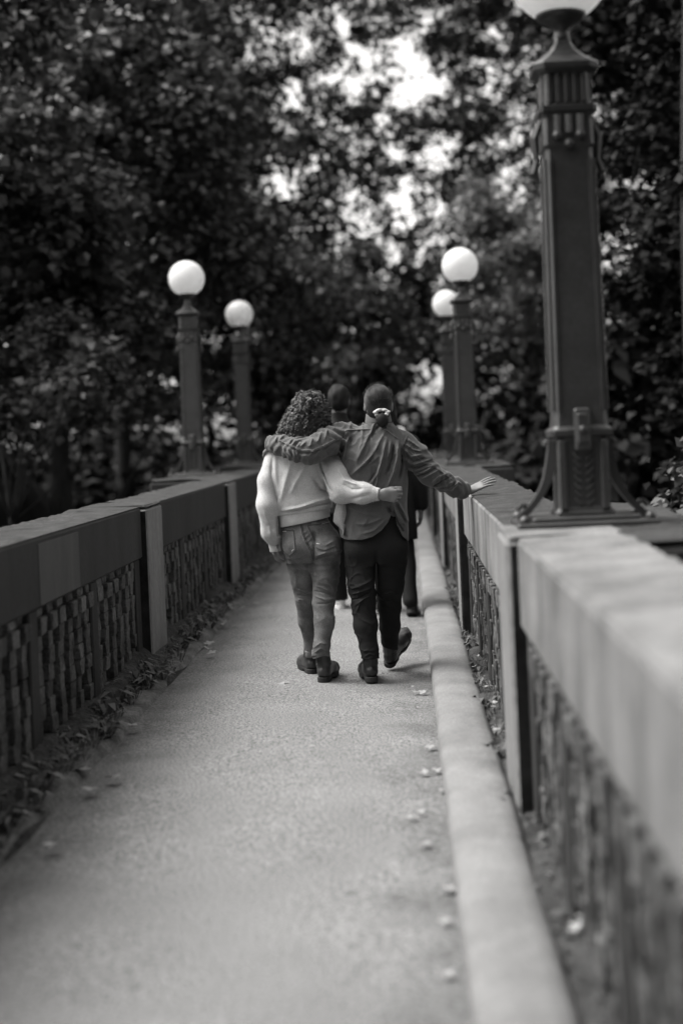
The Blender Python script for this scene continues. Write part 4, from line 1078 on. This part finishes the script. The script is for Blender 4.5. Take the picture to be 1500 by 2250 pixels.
# trousers
s = Sdf((q(735,1200)[0], 8.15, q(815,1462)[2]), (q(925,1200)[0], 8.95, q(815,1095)[2]), .004)
zt = lambda py, px=820: q(px, py)[2]
s.torso([(zt(1240, 826), q(825,1240)[0], 8.46, .175, .118), (zt(1205, 826), q(825,1205)[0], 8.45, .188, .128), (zt(1170, 826), q(824,1170)[0], 8.445, .182, .12), (zt(1105, 822), q(822,1105)[0], 8.44, .160, .10)], .02, 2.2)
s.ell(q(792,1205,8.39), (.09, .075, .09), .03); s.ell(q(860,1205,8.39), (.09, .075, .09), .03)
s.chain([q(792,1235,8.44), q(796,1285,8.42), q(798,1330,8.40), q(802,1375,8.38), q(810,1425,8.36), q(813,1446,8.35)], [.098, .088, .068, .065, .052, .049], .02)
s.chain([q(856,1235,8.46), q(857,1285,8.50), q(856,1330,8.56), q(856,1375,8.62), q(856,1408,8.67), q(858,1424,8.69)], [.098, .086, .068, .060, .050, .047], .02)
nn = Noise(41, 12, 1.5, 5)
X, Z = s.grid2()
D = ridges(X, Z, 8.38, [([(827, 1215), (826, 1260), (824, 1300)], -.016, .014),
    ([(775, 1290), (800, 1282), (822, 1270)], .006, .007), ([(772, 1305), (795, 1298), (820, 1288)], .007, .006), ([(772, 1318), (790, 1312), (818, 1296)], -.006, .005), ([(778, 1330), (796, 1316), (816, 1306)], .007, .006),
    ([(782, 1345), (790, 1325), (800, 1312)], .006, .006), ([(764, 1286), (772, 1292), (800, 1286)], .005, .005), ([(800, 1440), (812, 1432), (826, 1436)], .004, .005), ([(798, 1428), (812, 1422)], .003, .005),
    ([(762, 1212), (775, 1250), (768, 1288)], .003, .004), ([(840, 1310), (858, 1304), (876, 1310)], .006, .007), ([(838, 1325), (858, 1322), (876, 1330)], -.005, .006), ([(840, 1340), (858, 1338), (874, 1345)], .005, .006)])
s.back_map(D, 8.62)
s.disp(lambda x, y, z: .003*nn(x, y, z)); creases(s, .0045, 44, 5, 12, (.7, .7, 1.3))
s.cut_fn(lambda x, y, z: np.where(x < q(830,1440)[0], q(813,1446,8.36)[2] + 0*z - z, q(857,1424,8.69)[2] - .3*(x - q(857,1424,8.69)[0]) - z) + 0*y)
tr_ = s.mesh('trousers', M['trousers'], K)
cuff(q(813,1434,8.357), q(813,1447,8.353), .0525, .053, 'turned_hem', tr_, M['trousers'], 3)
boot(K, (q(819,1501,8.345)[0], 8.32, .002), .17, 0, 0, M['leather'], M['sole'], 1.02)
boot(K, (q(851,1477,8.72)[0], 8.735, .012), -.50, .55, .26, M['leather'], M['sole'], 1.02)
# overshirt
s = Sdf((q(575,1000)[0], 8.12, q(800,1206)[2]), (q(1062,1000)[0], 8.82, q(820,900)[2]), .004)
s.torso([(zt(1200), q(826,1200)[0], 8.435, .198, .150), (zt(1160), q(822,1160)[0], 8.435, .205, .145), (zt(1110), q(818,1110)[0], 8.43, .204, .135), (zt(1060), q(820,1060)[0], 8.43, .200, .130),
         (zt(1010), q(820,1010)[0], 8.43, .196, .128), (zt(975), q(822,975)[0], 8.435, .190, .115), (zt(950), q(824,950)[0], 8.44, .150, .092), (zt(932), q(830,932)[0], 8.44, .082, .070)], .02, 2.3)
s.chain([q(770,957,8.44), m_sl, q(718,972,8.345), m_el, q(652,988,8.32), q(622,979,8.37), m_wl], [.070, .074, .074, .072, .064, .054, .050], .025)
s.chain([q(868,972,8.44), m_sr, q(915,1004,8.44), m_er, q(975,1058,8.50), q(1000,1070,8.56), q(1014,1076,8.60)], [.070, .074, .074, .068, .060, .056, .055], .025)
arm_folds(s, m_sl, m_el, .008, 15, 5, .085, .5); arm_folds(s, m_el, m_wl, .008, 19, 6, .075, -.6)
arm_folds(s, m_sr*.7 + m_er*.3, m_er, .007, 16, 7, .085, -.9); arm_folds(s, m_er, m_wr, .008, 16, 8, .075, .9)
X, Z = s.grid2()
L2 = lambda pts: [(740 + a/4.167, 830 + b/4.167) for a, b in pts]
L4 = lambda pts: [(700 + a/5.77, 1030 + b/5.77) for a, b in pts]
D = ridges(X, Z, 8.32, [
    (L2([(400, 560), (340, 690), (240, 800), (130, 890)]), .011, .011), (L2([(360, 660), (300, 760), (200, 850)]), -.008, .008),
    (L2([(445, 570), (420, 720), (380, 850), (310, 980)]), .011, .010), (L2([(400, 760), (360, 870), (290, 960)]), -.008, .008),
    (L2([(560, 580), (555, 720), (520, 860), (460, 1010)]), .013, .010), (L2([(520, 600), (500, 750), (450, 900)]), -.010, .010),
    (L2([(490, 580), (480, 680), (460, 740)]), .007, .007), (L2([(300, 510), (250, 620), (180, 760)]), .008, .012), (L2([(390, 790), (375, 900), (355, 1010)]), .009, .008),
    (L2([(110, 520), (80, 640), (60, 760)]), .008, .010), (L2([(420, 420), (350, 480), (270, 600)]), -.006, .009), (L2([(600, 640), (590, 800), (560, 950)]), -.010, .012),
    # yoke and armhole seams
    (L2([(70, 490), (90, 478), (310, 468)]), .004, .0045), (L2([(400, 455), (470, 490), (560, 560)]), .004, .0045),
    (L2([(640, 540), (605, 620), (595, 700), (610, 760)]), .004, .005), (L2([(660, 535), (622, 620), (610, 690)]), -.004, .005), (L2([(70, 490), (40, 600), (10, 700)]), -.006, .006),
    (L2([(620, 650), (720, 720), (800, 780), (860, 790), (960, 860), (1060, 940)]), .004, .005),
    # sleeve folds
    *[(L2(p_), .008, .0065) for p_ in ([(640, 560), (700, 600), (750, 640)], [(620, 600), (690, 655), (780, 680)], [(612, 650), (680, 725), (790, 700)], [(630, 760), (700, 800), (800, 765), (870, 750)],
      [(650, 830), (720, 860), (810, 825), (900, 800)], [(700, 890), (790, 870), (880, 815)], [(780, 930), (830, 900), (930, 850)], [(860, 980), (930, 910), (1020, 880)], [(900, 1005), (1000, 1005), (1085, 950)],
      [(960, 1030), (1060, 1030), (1130, 960)], [(1080, 1000), (1120, 960), (1160, 990)])],
    *[(L2(p_), -.007, .0065) for p_ in ([(630, 690), (700, 770), (800, 735)], [(660, 800), (740, 830), (830, 790)], [(740, 900), (820, 880), (910, 830)], [(880, 1000), (960, 950), (1050, 910)])],
    *[([(560 + a/6.82, 840 + b/6.82) for a, b in p_], .0055, .0065) for p_ in ([(330, 800), (300, 890)], [(430, 790), (380, 840), (360, 890)], [(560, 850), (520, 920)], [(625, 850), (570, 940)], [(700, 890), (640, 970)],
      [(770, 890), (700, 960)], [(875, 830), (840, 960)], [(1000, 740), (950, 900)], [(1090, 690), (1060, 850)], [(420, 960), (480, 1080)], [(500, 980), (560, 1120)], [(580, 1000), (625, 1130)], [(640, 1060), (672, 1150)], [(900, 1010), (840, 1090)], [(1010, 980), (960, 1060)])],
    # top edge seam of the arm over the shoulders
    ([(745, 962), (715, 978), (690, 989), (665, 989), (640, 978), (610, 966)], .0045, .0045), ([(745, 968), (715, 985), (690, 996), (665, 996), (640, 984)], -.005, .006),
    # the tail below the woman's arm
    (L4([(380, 480), (560, 560), (760, 600)]), .006, .012), (L4([(480, 700), (640, 690), (820, 620)]), .006, .010), (L4([(560, 820), (700, 780), (850, 640)]), .006, .009), (L4([(620, 640), (560, 720)]), .006, .010),
    (L4([(930, 380), (1000, 560), (1090, 720)]), .010, .007), (L4([(1000, 420), (1080, 560), (1130, 680)]), .010, .007), (L4([(960, 520), (1010, 700), (1080, 820)]), -.008, .007),
    (L4([(340, 420), (350, 560), (310, 720)]), .010, .008), (L4([(880, 480), (920, 560)]), -.014, .012)])
s.back_map(D*1.35, 8.50)
nn = Noise(51, 14, 1.5, 5); n3 = Noise(52, 14, 5, 12)
s.disp(lambda x, y, z: .003*nn(x, y, z)); creases(s, .008, 54, 4, 11, (1.2, 1.0, .5)); creases(s, .005, 57, 7, 14, (1.0, 1.0, .9))
hp = [(700, 1190), (738, 1158), (748, 1180), (765, 1184), (797, 1183), (820, 1176), (838, 1163), (852, 1146), (860, 1128), (866, 1120), (872, 1152), (884, 1176), (900, 1192), (920, 1194)]
hX = [q(a, b)[0] for a, b in hp]; hZ = [q(a, b)[2] for a, b in hp]
bk = np.array(hZ)
def hemcut(x, y, z):
    zb = np.interp(x, hX, hZ); zf = q(800, 1175)[2]
    w = smooth(8.40, 8.46, y)
    ins = (x > q(722,1100)[0]) & (x < q(925,1100)[0])
    return np.where(ins, zb*(1-w) + zf*w - z, -1.0)
s.cut_fn(hemcut)
# neck opening
s.cone(q(832,905,8.46), q(831,945,8.46), .060, .056, .01, sub=True)
sh = s.mesh('overshirt', M['shirt'], K)
seams(sh, K, [L2([(70, 490), (90, 478), (310, 468)]), L2([(400, 455), (470, 490), (560, 560)])], 8.33, .0016, M['shirt_seam'], 'yoke_seam')
seams(sh, K, [L2([(660, 535), (622, 620), (603, 690), (612, 755)]), L2([(660, 560), (720, 715), (800, 785), (860, 800), (960, 865), (1060, 940)])], 8.33, .0016, M['shirt_seam'], 'sleeve_seam')
seams(sh, K, [[(745, 964), (715, 980), (690, 991), (665, 991), (640, 980), (614, 968)]], 8.30, .0018, M['shirt_seam'], 'sleeve_seam')
# turned front flap of the shirt, pale inside, hanging at the left hip
def flap():
    e0 = [(741, 1098), (737, 1115), (733, 1130), (732, 1146), (737, 1152), (744, 1158), (752, 1166), (753, 1174)]; e1 = [(763, 1100), (763, 1115), (763, 1130), (762, 1146), (760, 1152), (758, 1158), (756, 1168), (754, 1177)]
    v = []; m_ = 7
    for (a, b) in zip(e0, e1):
        for j in range(m_):
            t = j/(m_-1); p_ = q(a[0]+(b[0]-a[0])*t, a[1]+(b[1]-a[1])*t, 8.335 - .02*math.sin(t*3.1) + .03*(1-t)); v.append(p_)
    n_ = len(v); v = np.array(v + [p_ + np.array((0, .004, 0)) for p_ in v]); f = []
    for i in range(len(e0)-1):
        for j in range(m_-1):
            k = i*m_+j; f.append((k, k+1, k+m_+1, k+m_)); f.append((n_+k, n_+k+m_, n_+k+m_+1, n_+k+1))
    for j in range(m_-1):
        f.append((j, n_+j, n_+j+1, j+1)); k = (len(e0)-1)*m_+j; f.append((k, k+1, n_+k+1, n_+k))
    for i in range(len(e0)-1):
        k = i*m_; f.append((k, k+m_, n_+k+m_, n_+k)); k += m_-1; f.append((k, n_+k, n_+k+m_, k+m_))
    return mesh_obj('front_flap', v, f, M['lining'], sh, smooth=True, label='pale turned shirt flap')
flap()
# collar, standing round the neck with folded leaf
def collar(c, rx, ry, parent, m, h=.045):
    n = 40; rings = []
    for dz, k_ in ((-.01, 1.0), (h*.95, .93), (h, .97), (h*.9, 1.03), (h*.1, 1.12), (-.004, 1.14), (h*.08, 1.09), (h*.6, 1.04)):
        ring = []
        for j in range(n+1):
            an = -math.pi/2 + (j/n - .5)*2*math.pi*.90
            ring.append((c[0] + rx*k_*math.cos(an), c[1] + ry*k_*math.sin(an), c[2] + dz + .012*math.sin(an) + (.004*math.sin(an*3))))
        rings.append(ring)
    v = np.concatenate([np.array(r_) for r_ in rings]); f = []
    m_ = n+1
    for a in range(len(rings)-1):
        for j in range(n): f.append((a*m_+j, a*m_+j+1, (a+1)*m_+j+1, (a+1)*m_+j))
    return mesh_obj('collar', v, f, m, parent, smooth=True)
collar(q(831, 926, 8.445), .070, .066, sh, M['shirt'], .05)
cuff(q(1003,1071,8.575), q(1022,1080,8.625), .050, .046, 'cuff', sh, M['shirt'], 3)
cuff(q(612,980,8.39), q(590,972,8.43), .050, .046, 'cuff', sh, M['shirt'], 3)
# hair, bun and scrunchie
s = Sdf(mh + np.array((-.15, -.2, -.17)), mh + np.array((.15, .17, .16)), .0032)
A = roty(.05) @ rotz(.10)
s.ell(mh + np.array((0, -.014, .028)), (.0815, .100, .092), .02, A)
s.ell(mh + np.array((.002, -.048, -.045)), (.066, .05, .062), .03)
s.cut_fn(lambda x, y, z: np.minimum((y - mh[1]) - .045 + .0*z, 9) if False else np.where(z - mh[2] > .085, -1.0, (y - mh[1]) - .022 - .55*np.maximum(z - mh[2], -.05)) + 0*x)
bun = mh + np.array((.018, -.098, -.048))
s.cone(mh + np.array((.012, -.07, -.035)), bun, .030, .018, .02)
hr_ = s.mesh('hair', M['hair_sleek'], K)
mb = MB(); r = np.random.default_rng(55); ce = mh + np.array((0, -.014, .028)); tgt = bun + np.array((0, .012, .004))
for k in range(1100):           # fine strands drawn back from the hairline into the bun
    an = r.uniform(0, 2*math.pi); d0 = np.array((math.cos(an), r.uniform(-.25, .55), math.sin(an)))
    if d0[2] < -.55: d0[1] = min(d0[1], -.1)
    d0 /= np.linalg.norm(d0); d1 = (tgt - ce); d1 /= np.linalg.norm(d1)
    om = math.acos(np.clip(d0@d1, -1, 1)); t = np.linspace(r.uniform(0, .3), .97, 16); w = (np.sin((1-t)*om)[:, None]*d0 + np.sin(t*om)[:, None]*d1)/math.sin(om)
    w[:, 0] += .03*np.sin(t*3 + k)*r.normal()
    rad = np.array((.0830, .1015, .0935)); p = ce + w/np.sqrt(((w/rad)**2).sum(1))[:, None]*(1 + r.uniform(-.004, .012))
    p = p*(1 - (t**4)[:, None]*.55) + tgt*(t**4)[:, None]*.55
    mb.tube(p, .0010, 3, False)
for k in range(90):             # loose hairs round the outline
    d0 = np.array((r.normal(), r.normal()*.5 - .2, abs(r.normal())*.9 - .25)); d0 /= np.linalg.norm(d0); t = np.linspace(0, 1, 9)
    tn = np.cross(d0, r.normal(size=3)); tn /= np.linalg.norm(tn); p = ce + (d0*rad*1.0)[None] + tn*(t*r.uniform(.02, .05))[:, None] + d0*(r.uniform(.003, .012)*np.sin(t*2.6))[:, None]
    mb.tube(p, .0007, 3, False)
mb.build('hair_strands', M['hair_strand'], hr_, True)
s = Sdf(bun + np.array((-.06, -.06, -.10)), bun + np.array((.07, .06, .05)), .0032)
s.ell(bun + np.array((.002, -.016, -.040)), (.038, .028, .042), .01); s.ell(bun + np.array((.004, -.012, -.060)), (.028, .024, .030), .015)
s.disp(lambda x, y, z: .0012*np.sin((x-bun[0])*900 + 5*np.sin((z-bun[2])*60)))
s.mesh('bun', M['hair_sleek'], hr_)
mb = MB(); r = np.random.default_rng(4); n = 56; rings = []
for i in range(n):
    an = 2*math.pi*i/n; R0 = .030 + .002*math.sin(an*3); c0 = bun + np.array((R0*math.cos(an)*1.12, -.016 + .004*math.sin(an*2), -.004 + R0*.62*math.sin(an)))
    rt = .0145 + .0022*math.sin(an*7 + .8*math.sin(an*2)) + .0006*r.normal()
    u = np.array((math.cos(an), 0, .7*math.sin(an))); rings.append([c0 + rt*(math.cos(t)*u + math.sin(t)*np.array((0, 1, 0)))*(1+.12*math.sin(2*t+an*5)) for t in np.linspace(0, 2*math.pi, 12, endpoint=False)])
rings.append(rings[0]); mb.loft(rings, False); mb.build('scrunchie', M['scrunchie'], hr_, True)
b = MB()
for e in (-1, 1): b.tube([mh + np.array((e*.081, .0, .002)), mh + np.array((e*.079, .05, .006)), mh + np.array((e*.072, .098, .004))], .0028, 6)
for e in (-1, 1):
    th = np.linspace(0, 2*math.pi, 20); b.tube(np.stack([mh[0] + e*.034 + .026*np.cos(th), mh[1] + .102 - .0*th, mh[2] - .002 + .021*np.sin(th)], -1), .0025, 5, False)
b.tube([mh + np.array((-.009, .105, .002)), mh + np.array((.009, .105, .002))], .0025, 5)
b.build('glasses', M['glasses'], K)

# ================================================================== the two walkers ahead
def walker(label, hx, H, Y0, coat, trs, shoe_m, scale, coat_len, seed, scarf=False, bob=False, feet=None, arm_out=.06, shw=.225):
    """a person walking away, standing at (hx, Y0); feet: ((dx, dy, z, pitch) left, right)"""
    p = empty('person', (hx, Y0, 0), label, 'person', 'people walking on the bridge')
    k = H/1.78; B = lambda x, y, z: np.array((hx + x*k, Y0 + y*k, z*k))
    lo_, hi_ = (hx - .5, Y0 - .6, -.01), (hx + .5, Y0 + .55, H + .06)
    lf, rf = feet
    def leg(s, e, f, r_, z_off=0):
        hip = B(e*.09, 0, .90); ank = B(f[0], f[1], .09) + np.array((0, 0, f[2])); knee = (hip+ank)/2 + np.array((0, .05 + .10*abs(f[1]), .03))
        s.chain([hip, knee, ank], r_, .03)
    s = Sdf(lo_, hi_, .008)
    head(s, B(0, .0, 1.665), 0, 0, k*1.02)
    s.chain([B(0, 0, 1.48), B(0, 0, 1.58)], [.062, .058], .03)
    s.torso([(.86*k, hx, Y0, .16, .11), (1.1*k, hx, Y0, .145, .10), (1.3*k, hx, Y0, .17, .11), (1.45*k, hx, Y0, .12, .08)], .03)
    for e in (-1, 1):
        s.chain([B(e*.19, 0, 1.41), B(e*(.23+arm_out*.5), -.02, 1.12), B(e*(.24+arm_out), .04, .88)], [.045, .038, .03], .02)
        hand(s, B(e*(.24+arm_out), .05, .86), (0, .15, -1), (-e, .2, 0), (0, 1, 0), 1.0, (.35, .45, .35))
    leg(s, -1, lf, [.07, .05, .035]); leg(s, 1, rf, [.07, .05, .035])
    s.mesh('body', M['skin_tan'], p)
    s = Sdf(lo_, hi_, .008)
    s.torso([(.84*k, hx, Y0, .17, .12), (.95*k, hx, Y0, .175, .125), (1.08*k, hx, Y0, .15, .11)], .03)
    leg(s, -1, lf, [.095, .072, .062]); leg(s, 1, rf, [.095, .072, .062])
    n_ = Noise(seed, 12, 1.5, 5); s.disp(lambda x, y, z: .006*n_(x, y, z)); s.cut_fn(lambda x, y, z: .075 - z + 0*x + 0*y)
    s.mesh('trousers', trs, p)
    s = Sdf(lo_, hi_, .008)
    s.torso([(coat_len*k, hx, Y0, .215, .16), (1.0*k, hx, Y0, .20, .15), (1.2*k, hx, Y0, .205, .145), (1.36*k, hx, Y0, shw*.98, .135), (1.45*k, hx, Y0, shw*.62, .10), (1.51*k, hx, Y0, .082, .078), (1.575*k, hx, Y0-.004, .072, .072)], .03)
    for e in (-1, 1): s.chain([B(e*.19, 0, 1.40), B(e*(.235+arm_out*.5), -.02, 1.12), B(e*(.245+arm_out), .04, .90)], [.075, .065, .052], .03)
    s.disp(lambda x, y, z: .007*n_(x*1.3, y*1.3, z*.8)); s.cut_fn(lambda x, y, z: coat_len*k - z + 0*x + 0*y)
    s.mesh('coat', coat, p)
    s = Sdf(lo_, hi_, .007); c = B(0, 0, 1.665)
    s.ell(c + np.array((0, -.014, .03))*k, np.array((.086, .104, .098))*k, .02)
    if bob: s.ell(c + np.array((0, -.03, -.06))*k, np.array((.09, .08, .09))*k, .03)
    else: s.ell(c + np.array((0, -.03, -.03))*k, np.array((.076, .075, .06))*k, .03)
    s.cut_fn(lambda x, y, z: np.where(z - c[2] > .08, -1.0, y - c[1] - .02 - .5*np.maximum(z - c[2], 0)) + 0*x)
    s.disp(lambda x, y, z: .004*n_(x*4, y*4, z*4)); s.mesh('hair', M['hair_base'], p)
    if scarf:
        b = MB(); th = np.linspace(0, 2*math.pi, 30)
        b.tube(np.stack([hx + .115*k*np.cos(th), Y0 - .01 + .10*k*np.sin(th), 1.50*k + .012*np.sin(2*th)], -1), .045*k, 10, False); b.build('scarf', M['pale_cloth'], p, True)
    for e, f in ((-1, lf), (1, rf)):
        boot(p, tuple(B(f[0], f[1]-.06, 0) + np.array((0, 0, f[2]))), e*-.12, f[3], 0, shoe_m, M['sole'] if shoe_m is not M['white_shoe'] else M['white_shoe'], 1.05, 'shoe')
    return p
xa = at(748, 1000, 11.6)[0]; xb = at(852, 1000, 11.4)[0]
walker('person with short dark hair and dark jacket walking ahead, seen between the two heads', xa, 1.86, 11.7, M['dark_cloth'], M['black_cloth'], M['white_shoe'], 1, .78, 61, feet=((-.06, .20, 0, 0), (.09, -.30, .10, -.7)), arm_out=.02)
walker('person in long black coat and pale scarf, mostly hidden behind the overshirt', xb, 1.73, 11.35, M['black_cloth'], M['black_cloth'], M['leather'], 1, .62, 62, scarf=True, bob=True, feet=((-.10, .28, 0, 0), (.13, -.22, .05, -.5)), arm_out=.01, shw=.24)
